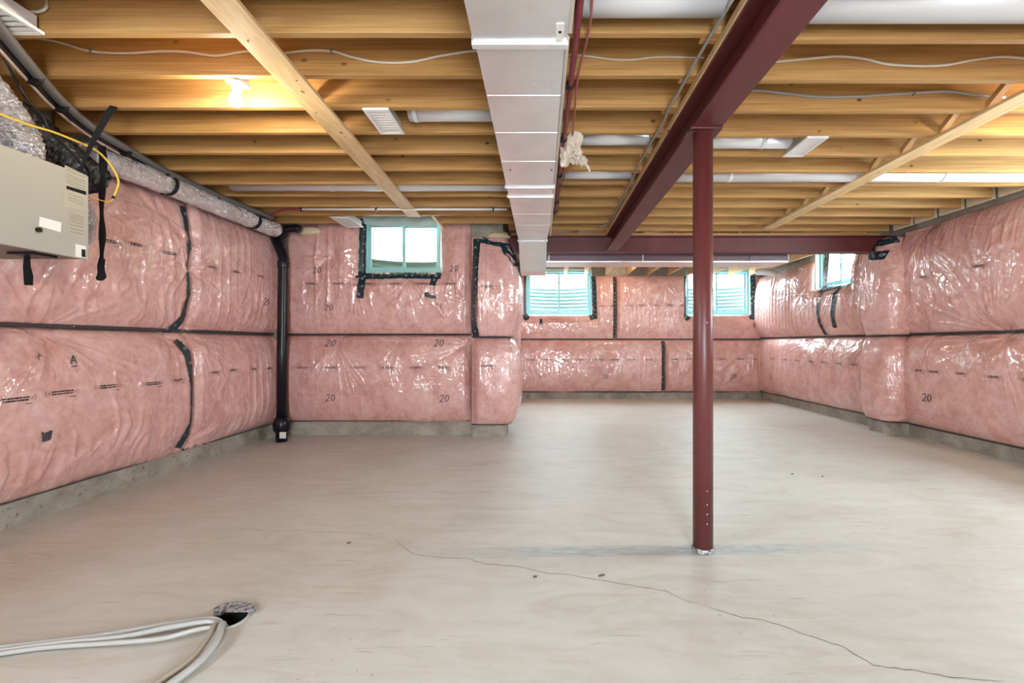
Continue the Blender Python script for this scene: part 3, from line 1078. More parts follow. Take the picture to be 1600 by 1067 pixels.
s964 = sf(964, 480)[0]
s1040 = sf(1040, 570)[0]
LF = XR - XT
fu1 = Blanket('upper pink blanket of the far wall, around the left far window', [(XT, YF), (XT + s964, YF)], 1.17, 2.43, 0.075, seed=10, step=0.011,
              hole=(WF[0][0] - XT, WF[0][1] - XT, WF[0][2], 2.6), gathers=[(1.0, 1.2, 0.014, 0.4, 9), (s964 - 0.1, 1.9, 0.016, 0.4, 10)], vert=[(1.5, 2.0, 24, 0.01)], rough=1.2)
fu2 = Blanket('upper pink blanket of the far wall, around the right far window', [(XT + s964, YF), (XT + LF, YF)], 1.17, 2.43, 0.075, seed=11, step=0.011,
              hole=(WF[1][0] - XT - s964, WF[1][1] - XT - s964, WF[1][2], 2.6), gathers=[(0.7, 2.4, 0.018, 0.5, 9), (LF - s964 - 0.3, 1.62, 0.014, 0.35, 9)], vert=[(0.1, 1.2, 20, 0.008)], rough=1.2)
fl1 = Blanket('lower pink blanket of the far wall, left of the short dark tape', [(XT, YF), (XT + s1040, YF)], 0.13, 1.162, 0.10, seed=12, step=0.011,
              gathers=[(0.25, 1.12, 0.02, 0.6, 9), (1.4, 1.15, 0.014, 0.35, 12), (0.8, 1.1, 0.016, 0.5, 8)], rough=0.8, wob=0.015)
fl2 = Blanket('lower pink blanket of the far wall, right of the short dark tape', [(XT + s1040, YF), (XT + LF, YF)], 0.13, 1.162, 0.10, seed=13, step=0.011,
              gathers=[(0.3, 1.1, 0.02, 0.5, 9), (LF - s1040 - 0.2, 1.1, 0.026, 0.7, 9), (LF - s1040 - 0.8, 0.3, 0.02, 0.5, 8)], rough=1.0, wob=0.015)
for b in (fu1, fu2):
    b.seam(1.18, 0.02)
for b in (fl1, fl2):
    b.seam(0.14, 0.022)
fu1.tape([(s964 - 0.03, sf(964, 432)[1]), (s964 - 0.03, sf(964, 528)[1])], 0.085, spacing=0.07)
fl1.tape([(s1040 - 0.04, 1.14), (s1040 - 0.04, sf(1040, 610)[1])], 0.085, spacing=0.1)
for i in range(8):
    fl1.stamp(*sf(819 + i * 26.5, 562), 0.24, 0.04)
for px_ in (1045, 1068, 1120, 1148, 1172):
    a, z = sf(px_, 561)
    fl2.stamp(a - s1040, z, 0.22, 0.04)
for px_ in (935, 950):
    fu1.stamp(*sf(px_, 478), 0.14, 0.035)
for px_ in (975, 996, 1018, 1040, 1060):
    a, z = sf(px_, 477)
    fu2.stamp(a - s964, z, 0.18, 0.035)
fl1.glyphs('21', *sf(841, 591), 0.06)
fl1.glyphs('20', *sf(942, 591), 0.07)
a, z = sf(1140, 591); fl2.glyphs('20', a - s1040, z, 0.08)
a, z = sf(1175, 512); fu2.glyphs('+', a - s964, z, 0.1)
# window tape on the far wall
for b, so, wx in ((fu1, 0.0, WF[0]), (fu2, s964, WF[1])):
    x0, x1 = wx[0] - XT - so, wx[1] - XT - so
    b.tape([(x0 - 0.02, 2.42), (x0 - 0.02, 1.62)], 0.05, 'tape', name='window_tape', dots=False)
    b.tape([(x1 + 0.03, 2.42), (x1 + 0.05, 1.62)], 0.09, 'tape', name='window_tape')
    b.tape([(x0 - 0.03, 1.67), (x0 + 0.03, 1.56)], 0.10, 'tape', name='window_tape', jag=0.3)
    b.tape([(x1 - 0.05, 1.60), (x1 + 0.09, 1.63)], 0.09, 'tape', name='window_tape', jag=0.3)
fu1.tape([sf(845, 498), sf(846, 508)], 0.06, dots=False, name='tape_scrap', jag=0.4)

# --- right wall beyond the pilaster (path runs towards the viewer, s = YF - y)
def sr(px, py, off=0.15):
    p = on_x(px, py, XR - off)
    return (YF - p.y, p.z)


LR = YF - 5.80
ru = Blanket('upper pink blanket on the right wall, gathered below its window', [(XR, YF), (XR, YF - LR)], ZS + 0.004, 2.40, 0.15, seed=14, step=0.010,
             hole=(YF - WR[1], YF - WR[0], WR[2], 2.6),
             gathers=[(1.60, 1.90, 0.030, 0.55, 12), (2.55, 2.0, 0.03, 0.7, 10), (1.3, 2.38, 0.025, 0.8, 10)],
             vert=[(0.1, 1.7, 30, 0.022), (1.7, 3.2, 26, 0.024)], rough=1.0)
rl = Blanket('lower pink blanket on the right wall, between far corner and right pilaster', [(XR, YF), (XR, YF - LR)], 0.14, ZS - 0.004, 0.14, seed=15, step=0.010,
             gathers=[(1.75, 1.14, 0.03, 0.5, 11), (2.3, 1.14, 0.03, 0.6, 10), (3.1, 1.14, 0.03, 0.6, 9)], vert=[(0.0, 2.9, 18, 0.014)], rough=0.8, wob=0.02)
ru.seam(ZS + 0.012, 0.02)
rl.seam(0.15, 0.022)
for px_ in (1202, 1222, 1242, 1264, 1284, 1305, 1328, 1350):
    rl.stamp(*sr(px_, 560 + (px_ - 1200) * 0.07), 0.20, 0.034)
for px_, py_ in ((1202, 592), (1262, 600), (1351, 612)):
    rl.glyphs('21', *sr(px_, py_), 0.07)
ru.tape([sr(1278, 395), sr(1276, 452)], 0.12, 'tape', name='window_tape', spacing=0.08)
ru.tape([sr(1274, 455), sr(1300, 448), sr(1333, 440)], 0.07, 'tape', name='window_tape')
ru.tape([sr(1283, 456), sr(1280, 490), sr(1284, 531)], 0.07, 'tape', spacing=0.1)
ru.tape([sr(1309, 449), sr(1302, 490), sr(1302, 512)], 0.08, 'tape', spacing=0.1)

# --- right pilaster
ppu = Blanket('upper pink blanket wrapped round the right pilaster', [(4.15, 5.78), (4.15, 5.40), (XR + 0.02, 5.40)], ZS - 0.01, 2.36, 0.11, seed=16, step=0.009,
              vert=[(0.1, 0.6, 24, 0.012)], gathers=[(0.45, 2.3, 0.02, 0.5, 8)], rough=1.4, d0=0.03, ztaper=0.3)
ppl = Blanket('lower pink blanket wrapped round the right pilaster', [(4.15, 5.78), (4.15, 5.40), (XR + 0.02, 5.40)], 0.15, ZS - 0.016, 0.11, seed=17, step=0.009,
              gathers=[(0.6, 0.25, 0.02, 0.6, 6), (0.5, 1.15, 0.014, 0.3, 9)], rough=0.8, d0=0.03)
ppu.seam(ZS, 0.02)
ppl.seam(0.162, 0.022)
ppl.stamp(0.40, 0.86, 0.15, 0.03)
ppu.stamp(0.42, 1.78, 0.14, 0.03)
ppu.tape([(0.20, 2.32), (0.34, 2.30), (0.42, 2.33)], 0.08, spacing=0.06)
ppu.tape([(0.20, 2.30), (0.22, 2.16), (0.36, 2.14)], 0.10, spacing=0.06)

# --- right wall near the viewer
def sn(px, py, off=0.16):
    p = on_x(px, py, XR - off)
    return (5.39 - p.y, p.z)


LN = 5.39 - YR
nu = Blanket('large upper pink blanket on the right wall, nearest the viewer', [(XR, 5.39), (XR, YR)], ZS + 0.004, 2.42, 0.15, fine=(0, 2.2), seed=18, hole=(5.39 - W_FILL[1][1], 5.39 - W_FILL[1][0], W_FILL[1][2], 2.6),
             gathers=[(0.35, 2.40, 0.035, 0.8, 9), (*sn(1552, 521), 0.04, 0.55, 12), (0.05, 1.7, 0.02, 0.4, 10), (0.3, 1.22, 0.02, 0.35, 9)],
             vert=[(0.1, 1.9, 30, 0.006)], rough=1.4)
nl = Blanket('large lower pink blanket on the right wall, nearest the viewer', [(XR, 5.39), (XR, YR)], 0.14, ZS - 0.004, 0.15, fine=(0, 2.2), seed=19,
             gathers=[(*sn(1552, 527), 0.04, 0.55, 12), (*sn(1445, 530), 0.025, 0.4, 10), (*sn(1500, 528), 0.02, 0.3, 10)], rough=0.8, wob=0.02)
nu.seam(ZS + 0.012, 0.026)
nl.seam(0.15, 0.026)
for px_, py_ in ((1428, 578), (1450, 580), (1490, 583), (1538, 588), (1592, 592)):
    a, z = sn(px_, py_)
    nl.stamp(max(a, 0.03), z, 0.17, 0.03)
for px_, py_ in ((1432, 434), (1518, 418)):
    nu.stamp(*sn(px_, py_), 0.17, 0.03)
nl.glyphs('20', *sn(1442, 626), 0.08)


# ------------------------------------------------------------------ windows
def window(name, label, c0, u, w, z0, z1, nout, hor=False):
    """sliding window: c0 inner lower corner in plan, u unit along wall, nout unit outwards"""
    c0, u, n = Vector((*c0, 0)), Vector((*u, 0)), Vector((*nout, 0))
    r = bpy.data.objects.new(name, None)
    COL.objects.link(r)
    struct(r, label)

    def bx(s0, s1, k0, k1, za, zb):
        c = []
        for z in (za, zb):
            for s_, k in ((s0, k0), (s1, k0), (s1, k1), (s0, k1)):
                p = c0 + u * s_ + n * k
                c.append((p.x, p.y, z))
        return MB().quad_box(c)
    g = 0.002
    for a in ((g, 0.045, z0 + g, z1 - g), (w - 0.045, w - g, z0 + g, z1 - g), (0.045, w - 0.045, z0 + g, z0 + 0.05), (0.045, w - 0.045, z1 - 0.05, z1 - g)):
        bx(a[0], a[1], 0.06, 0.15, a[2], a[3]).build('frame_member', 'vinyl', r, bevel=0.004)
    mid = w * 0.5
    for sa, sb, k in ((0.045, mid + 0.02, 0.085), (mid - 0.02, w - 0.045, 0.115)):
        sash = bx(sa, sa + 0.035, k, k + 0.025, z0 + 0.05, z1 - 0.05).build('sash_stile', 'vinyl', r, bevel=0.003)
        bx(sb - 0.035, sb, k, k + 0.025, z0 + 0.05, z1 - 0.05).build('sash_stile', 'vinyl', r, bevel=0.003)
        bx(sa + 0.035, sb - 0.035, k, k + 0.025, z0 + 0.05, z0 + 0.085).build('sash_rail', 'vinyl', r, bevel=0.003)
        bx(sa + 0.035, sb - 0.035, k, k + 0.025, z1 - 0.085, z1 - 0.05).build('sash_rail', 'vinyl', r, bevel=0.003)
        bx(sa + 0.035, sb - 0.035, k + 0.010, k + 0.014, z0 + 0.085, z1 - 0.085).build('pane', 'glass', r)
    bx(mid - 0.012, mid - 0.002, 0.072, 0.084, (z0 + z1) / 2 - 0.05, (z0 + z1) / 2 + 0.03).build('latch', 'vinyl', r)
    # plastic film lining the reveal, window glow put into its pale teal
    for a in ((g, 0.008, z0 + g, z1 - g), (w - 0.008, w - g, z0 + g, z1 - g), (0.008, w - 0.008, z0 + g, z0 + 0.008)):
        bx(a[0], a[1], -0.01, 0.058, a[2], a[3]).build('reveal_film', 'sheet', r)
    return r


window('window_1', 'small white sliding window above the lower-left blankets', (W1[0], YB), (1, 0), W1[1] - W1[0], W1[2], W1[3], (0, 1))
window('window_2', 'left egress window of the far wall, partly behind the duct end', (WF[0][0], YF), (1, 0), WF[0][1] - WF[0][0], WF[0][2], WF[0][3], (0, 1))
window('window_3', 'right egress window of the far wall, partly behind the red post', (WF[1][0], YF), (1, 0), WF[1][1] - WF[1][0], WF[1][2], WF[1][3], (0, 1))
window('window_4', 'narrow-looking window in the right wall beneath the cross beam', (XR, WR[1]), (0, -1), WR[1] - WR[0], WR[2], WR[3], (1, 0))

window('fill_window_left', 'unseen window added in the left wall for fill daylight', (XL, W_FILL[0][0]), (0, 1), W_FILL[0][1] - W_FILL[0][0], W_FILL[0][2], W_FILL[0][3], (-1, 0))  # added out of view to light the right wall
window('fill_window_right', 'unseen window added in the right wall for fill daylight', (XR, W_FILL[1][1]), (0, -1), W_FILL[1][1] - W_FILL[1][0], W_FILL[1][2], W_FILL[1][3], (1, 0))  # added out of view to light the left wall


def well(label, cx, cy, rx, ry, z0, z1, ang0, pitch=0.075):
    """corrugated half-round window well outside the wall"""
    mb = MB()
    nz = int((z1 - z0) / pitch * 8)
    na = 36
    for j in range(nz + 1):
        z = z0 + (z1 - z0) * j / nz
        k = 0.016 * math.cos(2 * math.pi * (z - z0) / pitch)
        for i in range(na + 1):
            a = ang0 + math.pi * i / na
            mb.v.append((cx + (rx + k) * math.cos(a), cy + (ry + k) * math.sin(a), z))
    for j in range(nz):
        for i in range(na):
            q = j * (na + 1) + i
            mb.f.append((q, q + na + 1, q + na + 2, q + 1))
    o = mb.build('window_well', 'well', None, smooth=True)
    md = o.modifiers.new('sheet_thickness', 'SOLIDIFY')
    md.thickness = 0.006
    return tag(o, label, 'window well', 'corrugated window wells')


well('corrugated steel well outside the small left window', -1.66, YB + TH + 0.003, 0.72, 0.62, 1.5, 2.21, 0)
well('corrugated steel well outside the left window of the far wall', 0.36, YF + TH + 0.003, 0.85, 0.75, 1.2, 2.30, 0)
well('corrugated steel well outside the far window behind the red post', 3.51, YF + TH + 0.003, 0.85, 0.75, 1.2, 2.30, 0)
well('corrugated steel well outside the right wall window', XR + TH + 0.003, 6.76, 0.62, 0.72, 1.5, 2.14, -R90)


# ------------------------------------------------------------------ main supply duct
duct = thing('supply_duct', 'long rectangular galvanised duct hung beneath the joists left of the steel beam', 'duct', loc=(-0.08, 2.0, 2.235))


def loft(name, secs, mat, parent, bevel=0.0):
    """rectangular sections (y, x0, x1, z0, z1) joined along y"""
    mb = MB()
    for (y, x0, x1, z0, z1) in secs:
        mb.v += [(x0, y, z0), (x1, y, z0), (x1, y, z1), (x0, y, z1)]
    for i in range(len(secs) - 1):
        for k in range(4):
            a, b = 4 * i + k, 4 * i + (k + 1) % 4
            mb.f.append((a, b, b + 4, a + 4))
    n = 4 * (len(secs) - 1)
    mb.f.append((3, 2, 1, 0))
    mb.f.append((n, n + 1, n + 2, n + 3))
    return mb.build(name, mat, parent, bevel=bevel)


DX0, DX1, DZ0, DZ1 = -0.250, 0.092, 2.235, 2.432
loft('duct_section', [(-2.4, DX0 - .006, DX1 + .008, DZ0 - .004, DZ1), (1.72, DX0 - .006, DX1 + .008, DZ0 - .004, DZ1)], 'galv', duct, 0.004)
ys_ = [1.745, 2.10, 2.47, 2.86, 3.32]
for a, b in zip(ys_[:-1], ys_[1:]):
    loft('duct_section', [(a, DX0, DX1, DZ0, DZ1), (b - 0.0035, DX0, DX1, DZ0, DZ1)], 'galv', duct, 0.002)
loft('duct_section', [(3.335, DX0, DX1, DZ0, DZ1), (3.535, DX0, DX1, DZ0, DZ1)], 'galv', duct, 0.002)
loft('duct_section', [(3.55, DX0, DX1, DZ0, DZ1), (4.02, DX0, DX1, DZ0, DZ1)], 'galv', duct, 0.002)
loft('duct_section', [(4.024, DX0, DX1, DZ0, DZ1), (4.40, DX0, DX1, DZ0, DZ1)], 'galv', duct, 0.002)
loft('duct_reducer', [(4.404, DX0, DX1, DZ0, DZ1), (5.02, -0.245, 0.065, DZ0 - 0.01, DZ1)], 'galv', duct, 0.002)
loft('duct_drop', [(5.03, -0.245, 0.065, DZ0 - 0.01, DZ1), (5.40, -0.243, 0.063, 1.945, 2.18), (5.49, -0.243, 0.063, 1.94, 2.18)], 'galv', duct, 0.002)
loft('duct_drop', [(5.494, -0.243, 0.063, 1.94, 2.18), (5.70, -0.243, 0.063, 1.94, 2.18)], 'galv', duct, 0.002)
for y, w_, zz in ((1.732, 0.030, 0.016), (3.327, 0.010, 0.010), (3.542, 0.010, 0.010), (5.025, 0.008, 0.008)):
    nx0, nx1 = (DX0, DX1) if y < 5 else (-0.245, 0.065)
    zb = DZ0 if y < 5 else DZ0 - 0.01
    MB().box(nx0 - 0.012, nx1 + 0.012, y - w_ / 2, y + w_ / 2, zb - zz, zb + 0.02).build('drive_cleat', 'galvpipe', duct, bevel=0.002)
# folded side lip and raw foil-mastic edge
MB().box(0.096, 0.111, 1.75, 4.95, 2.262, 2.40).build('side_lip', 'nmwire', duct)
MB().box(0.103, 0.117, -2.3, 1.72, 2.262, 2.40).build('side_lip', 'nmwire', duct)
MB().box(0.055, 0.083, 1.62, 1.71, 2.2275, 2.2305).build('hanger_tab', 'white', duct)
for x, y in ((0.07, 1.66), (-0.2, 2.98), (0.07, 2.98), (-0.22, 3.33), (0.07, 3.33), (0.05, 5.0), (-0.23, 5.0)):
    MB().lathe([(0.006, -0.004), (0.006, 0.0)], (x, y, DZ0 - (0.006 if y < 4.9 else 0.014)), 8).build('screw_head', 'black', duct)

cross = thing('supply_duct', 'flat galvanised cross duct running behind the steel cross beam', 'duct', loc=(1.4, 5.9, 2.13))
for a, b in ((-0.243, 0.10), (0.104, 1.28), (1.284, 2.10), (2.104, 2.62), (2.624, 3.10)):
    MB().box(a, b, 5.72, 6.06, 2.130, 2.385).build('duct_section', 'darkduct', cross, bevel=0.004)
for x in (0.102, 1.282, 2.102):
    MB().box(x - 0.006, x + 0.006, 5.713, 6.067, 2.120, 2.39).build('drive_cleat', 'galvpipe', cross)
MB().box(-0.24, 3.10, 5.712, 6.068, 2.112, 2.1295).build('bright_underside_strip', 'galv', cross)  # bright strip standing for floor light reflected in the duct's underside
MB().box(3.102, 3.112, 5.705, 6.075, 2.112, 2.40).build('end_flange', 'white', cross, bevel=0.004)


# ------------------------------------------------------------------ round branch pipes between joists
def branch(label, x0, x1, y, z=2.515, r=0.066, elbow=None, seams=()):
    o = thing('branch_pipe', label, 'pipe', 'galvanised branch pipes in the joist bays', loc=(x0, y, z))
    pts = [(x0, y, z), (x1, y, z)]
    b = MB().tube(pts, r, 24).build('pipe_run', 'galvpipe', o, smooth=False)
    for p in b.data.polygons:
        if len(p.vertices) == 4:
            p.use_smooth = True
    for x in seams:
        MB().tube([(x - 0.012, y, z), (x + 0.012, y, z)], r + 0.004, 24).build('crimp_collar', 'galvpipe', o)
    return o


def bay(k, right=False):
    return Y0 + SP * k + JT + (SP - JT) / 2 + (0.041 if right else 0.0)


branch('short round pipe between the louvred register and the main duct', -0.80, -0.262, bay(2), seams=(-0.76,))
branch('large round pipe at the top of the picture, right of the main duct', 0.16, 0.74, bay(-1), z=2.50, r=0.078)
branch('short round pipe right of the main duct, beside the torn paper sack', 0.24, 0.735, bay(3), z=2.505)
branch('short round pipe right of the main duct, one bay beyond the torn paper', 0.135, 0.735, bay(5), z=2.50)
branch('large round pipe along the top right edge, with a crimped joint', 0.99, 4.02, bay(-1, True), z=2.505, r=0.078, seams=(2.18,))
branch('round pipe right of the beam leading to the tilted register', 0.99, 1.70, bay(3, True), z=2.50, seams=(1.52,))
branch('long round pipe across the bay behind the red post', 0.99, 4.02, bay(5, True), z=2.49, seams=(1.55, 3.3))
branch('long round pipe in the left bay above the foil duct end', -2.72, -0.262, bay(6), z=2.505, seams=(-1.85,))


def register(label, x0, x1, y0, y1, z=2.4385, n=9):
    o = thing('floor_register', label, 'register', 'floor registers seen from below', loc=(x0, y0, z))
    f = 0.016
    MB().box(x0, x1, y0, y0 + f, z - 0.012, z).build('flange', 'white', o)
    MB().box(x0, x1, y1 - f, y1, z - 0.012, z).build('flange', 'white', o)
    MB().box(x0, x0 + f, y0 + f, y1 - f, z - 0.012, z).build('flange', 'white', o)
    MB().box(x1 - f, x1, y0 + f, y1 - f, z - 0.012, z).build('flange', 'white', o)
    MB().box(x0 + f, x1 - f, y0 + f, y1 - f, z - 0.002, z + 0.06).build('boot', 'galvpipe', o)
    for i in range(n):
        y = y0 + f + (y1 - y0 - 2 * f) * (i + 0.5) / n
        MB().bar((x0 + f, y, z - 0.008), (x1 - f, y, z - 0.008), 0.019, 0.003).build('louvre', 'white', o)
    return o


register('white louvred register in the bay left of the main duct', -1.02, -0.87, 2.60, 2.905)
register('white louvred register right of the red post, at the end of a round pipe', 1.73, 1.87, 2.955, 3.26)
register('white register boot above the ventilator box at the top left edge', -2.62, -2.15, 1.72, 1.972, n=7)
register('white register boot beside the top left of the small window', -2.23, -2.04, 4.83, 5.24, n=8)
# black bracket on top-left boot wires: white cable loop
tag(MB().tube(smooth_path([on_y(28, 14, 1.97), on_y(45, 18, 1.96), on_y(62, 18, 1.96), on_y(72, 12, 1.96), on_y(72, 0, 1.968), on_y(70, -12, 1.97)], 6), 0.006, 8).build('cable_loop', 'nmwire', None, True),
    'white cable looping from the top left register boot up the joist', 'cable')


# ------------------------------------------------------------------ light bulbs
def lamp(label, x, y, z, tilt=(0, 0, 0), box=True):
    o = thing('bulb_holder', label, 'lamp', 'bare bulb lamps', loc=(x, y, z))
    parts = []
    parts.append(MB().lathe([(0.05, 0.0), (0.05, 0.045)], (0, 0, 0), 8).build('junction_box', 'galvpipe', o))
    parts.append(MB().lathe([(0.001, -0.040), (0.022, -0.040), (0.026, -0.022), (0.050, -0.018), (0.058, -0.010), (0.058, 0.0)], (0, 0, 0), 32).build('lamp_holder', 'white', o, smooth=True))
    bulb = MB().lathe([(0.013, -0.036), (0.014, -0.050), (0.022, -0.066), (0.029, -0.084), (0.030, -0.098), (0.025, -0.114), (0.013, -0.123), (0.001, -0.126)], (0, 0, 0), 24).build('bulb', 'bulb', o, smooth=True)
    parts.append(bulb)
    for p in parts:
        p.location = (0, 0, 0)
    o.rotation_euler = tilt
    return o


lamp('lit bare bulb in a white holder, left of the strapping board', -1.575, 2.365, 2.452, (math.radians(10), math.radians(14), 0))
lamp('small lit bare bulb of the far bay, below the cross duct', 1.545, 7.75, 2.545)
lamp('bare bulb lamp outside the right edge of the picture', 3.15, 2.48, 2.452)

# ------------------------------------------------------------------ ventilator box on the left wall
hrv = thing('ventilator_box', 'grey metal heat recovery ventilator box hung beside the left wall', 'ventilator', loc=(-2.7, 2.2, 1.553))
HX, HY0, HY1, HZ0, HZ1 = -2.50, 1.80, 2.512, 1.556, 2.012
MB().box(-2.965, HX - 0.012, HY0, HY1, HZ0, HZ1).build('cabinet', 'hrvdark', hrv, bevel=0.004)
MB().box(HX - 0.011, HX, HY0, HY1 + 0.004, HZ0 - 0.004, HZ1 + 0.003).build('front_door', 'hrv', hrv, bevel=0.004)
door_part = hrv.children[-1]


def facequad(pts, mat, name, off=0.0015, parent=None):
    P = [on_x(px, py, HX) for px, py in pts]
    mb = MB()
    mb.v = [(HX + 0.0003, p.y, p.z) for p in P] + [(HX + off, p.y, p.z) for p in P]
    mb.f = [(4, 5, 6, 7), (0, 1, 5, 4), (1, 2, 6, 5), (2, 3, 7, 6), (3, 0, 4, 7)]
    return mb.build(name, mat, parent or hrv)


st1 = facequad([(101, 258), (99, 322), (134, 331), (135, 274)], 'sticker', 'instruction_sticker')


def lines(rows, x0, x1, slope, mat, parent, h=1.6):
    mb = MB()
    for y in rows:
        x = x0
        while x < x1:
            l = random.uniform(2.0, 7.0)
            xe = min(x + l, x1)
            P = [on_x(a, b, HX) for a, b in ((x, y + (x - x0) * slope), (x, y + h + (x - x0) * slope), (xe, y + h + (xe - x0) * slope), (xe, y + (xe - x0) * slope))]
            o = len(mb.v)
            mb.v += [(HX + 0.0022, p.y, p.z) for p in P]
            mb.f.append((o, o + 1, o + 2, o + 3))
            x += l + 0.6
    q = mb.build('sticker_print', mat, parent)
    q['kind'] = 'stuff'
    return q


lines((261, 265, 271, 275, 280, 284), 103, 133, 0.40, 'hrvdark', st1, 1.2)
facequad([(103.5, 290), (103.2, 295), (134, 305), (134, 299)], 'black', 'sticker_bar', 0.0022, st1)
lines((302, 307, 311), 106, 131, 0.36, 'hrvdark', st1, 0.9)
st2 = facequad([(107, 331), (106, 364), (131, 370), (132, 336)], 'sticker', 'rating_sticker')
lines((334, 337.5, 341, 345, 350, 356, 361), 109, 130, 0.22, 'hrvdark', st2, 1.1)
facequad([(61.5, 338.5), (60.5, 353), (94.5, 363), (95.5, 347.5)], 'stickerw', 'white_label')
st3 = facequad([(118, 381), (117.5, 401), (133, 403), (134, 385)], 'stickerw', 'certification_label')
facequad([(127, 389), (127, 401), (133, 402), (133, 390)], 'black', 'certification_mark', 0.0022, st3)
p = on_x(59, 359, HX)
MB().tube([(HX - 0.002, p.y, p.z), (HX + 0.012, p.y, p.z)], 0.012, 16).build('door_knob', 'black', hrv)
MB().box(-2.70, -2.57, 2.30, 2.42, HZ0 - 0.012, HZ0 - 0.001).build('drain_bracket', 'black', hrv)


def flex(name, label, cat, pts, r, mat, rib=0.09, n=20, bands=(), crumple=0.06):
    o = thing(name, label, cat, loc=tuple(pts[0]))
    sp = smooth_path(pts, n)
    rnd = random.Random(len(label))
    sg = 32
    tab = [[rnd.uniform(-1, 1) for _ in range(sg)] for _ in sp]

    def rf(i, a):
        return 1 + rib * 0.5 * math.sin(i * 2.1) + crumple * tab[i][int(a / (2 * math.pi) * (sg - 0.01))]
    MB().tube(sp, r, sg, rfun=rf).build('jacket', mat, o, smooth=False)
    for (p, q) in bands:
        MB().tube([p, q], r * 1.08, 24).build('clamp_band', 'black', o, smooth=False)
    return o


flex('foil_duct', 'silver foil-wrapped round duct along the top of the left wall', 'duct',
     [(-2.93, 2.92, 2.30), (-2.93, 3.3, 2.335), (-2.93, 4.0, 2.342), (-2.93, 4.6, 2.345), (-2.92, 5.0, 2.345)], 0.082, 'foil', 0.02, 34,
     bands=[((-2.93, 3.55, 2.338), (-2.93, 3.58, 2.338)), ((-2.93, 4.60, 2.345), (-2.93, 4.64, 2.345))], crumple=0.05)
flex('flex_duct', 'shiny black flexible duct rising behind the ventilator box', 'duct',
     [(-2.86, 2.92, 2.13), (-2.85, 2.72, 2.20), (-2.84, 2.45, 2.31), (-2.83, 2.1, 2.335), (-2.83, 1.6, 2.335)], 0.097, 'blackflex')
flex('flex_duct', 'silver flexible duct rising from the top of the ventilator box', 'duct',
     [(-2.66, 2.33, 2.02), (-2.65, 2.32, 2.12), (-2.62, 2.20, 2.24), (-2.60, 2.02, 2.33), (-2.60, 1.6, 2.34)], 0.08, 'foil')
flex('flex_duct', 'silver flexible duct curling out behind the far end of the box', 'duct',
     [(-2.77, 2.59, 1.93), (-2.75, 2.66, 1.93), (-2.735, 2.69, 1.86), (-2.735, 2.695, 1.78), (-2.74, 2.67, 1.71), (-2.77, 2.59, 1.69)], 0.072, 'foil', 0.14)

# conduit and cables following the foil duct
bundle = [on_z(-60, -30, 2.408), on_z(0, 45, 2.408), on_z(60, 118, 2.408), on_z(100, 162, 2.408), on_z(150, 203, 2.408), on_z(200, 233, 2.408), on_z(260, 268, 2.408), on_z(340, 305, 2.408), on_z(425, 340, 2.408)]
o = thing('conduit_bundle', 'dark conduit bundle clipped under the joists above the foil duct', 'conduit', loc=tuple(bundle[0]))
MB().tube(smooth_path(bundle, 8), 0.024, 14).build('grey_conduit', 'conduit', o, True)
off = Vector((-0.038, -0.0, -0.012))
MB().tube(smooth_path([q + off for q in bundle], 8), 0.013, 10).build('black_hose', 'black', o, True)
off2 = Vector((-0.052, -0.0, -0.032))
MB().tube(smooth_path([q + off2 + Vector((random.uniform(-.004, .004), 0, random.uniform(-.004, .004))) for q in bundle], 8), 0.0075, 8).build('copper_tube', 'copper', o, True)
for i in (2, 3, 5, 6, 7):
    MB().tube([bundle[i] + Vector((-0.02, -0.012, -0.01)), bundle[i] + Vector((-0.02, 0.012, -0.01))], 0.040, 12).build('zip_tie', 'black', o)
tag(MB().tube(smooth_path([on_x(-10, 40, -2.6), on_x(5, 85, -2.6), on_x(30, 135, -2.6), on_x(45, 158, -2.6), on_x(68, 185, -2.6), on_x(78, 205, -2.6), on_x(105, 232, -2.6), on_x(128, 256, -2.6), on_x(138, 268, -2.56), on_x(141, 282, -2.52)], 6), 0.006, 8).build('black_wire', 'black', None, True),
    'thin black wire drooping from the conduit onto the ventilator box', 'wire')
yl = [on_x(-30, 166, -2.50), on_x(0, 178, -2.50), on_x(45, 195, -2.52), on_x(82, 206, -2.55), on_x(120, 221, -2.58), on_x(150, 235, -2.58), on_x(168, 252, -2.60), on_x(180, 270, -2.60), on_x(185, 286, -2.60), on_x(178, 306, -2.60)]
o = thing('yellow_cable', 'yellow cable draped over the ventilator box and hanging at its end', 'cable', loc=tuple(yl[0]))
MB().tube(smooth_path(yl, 6), 0.006, 8).build('sheath', 'yellow', o, True)
MB().tube([yl[-1], yl[-1] + Vector((-0.005, 0, -0.02))], 0.008, 8).build('plug', 'black', o)
MB().tube(smooth_path([on_x(178, 310, -2.60), on_x(170, 315, -2.60), on_x(158, 313, -2.60), on_x(140, 306, -2.58)], 6), 0.003, 6).build('thin_lead', 'yellow', o, True)


def band(mb, pts, w, side, t=0.0035):
    P = [Vector(p) for p in pts]
    sd = Vector(side).normalized()
    for i, p in enumerate(P):
        d = (P[min(i + 1, len(P) - 1)] - P[max(i - 1, 0)]).normalized()
        n = d.cross(sd).normalized()
        ww = w[i] if isinstance(w, (list, tuple)) else w
        mb.v += [tuple(p - sd * ww / 2 - n * t / 2), tuple(p + sd * ww / 2 - n * t / 2), tuple(p + sd * ww / 2 + n * t / 2), tuple(p - sd * ww / 2 + n * t / 2)]
        if i:
            k = len(mb.v) - 8
            for j in range(4):
                mb.f.append((k + j, k + (j + 1) % 4, k + 4 + (j + 1) % 4, k + 4 + j))
    k = len(mb.v) - 4
    mb.f.append((k, k + 1, k + 2, k + 3))
    mb.f.append((k - 4 * (len(P) - 1) + 3, k - 4 * (len(P) - 1) + 2, k - 4 * (len(P) - 1) + 1, k - 4 * (len(P) - 1)))
    return mb


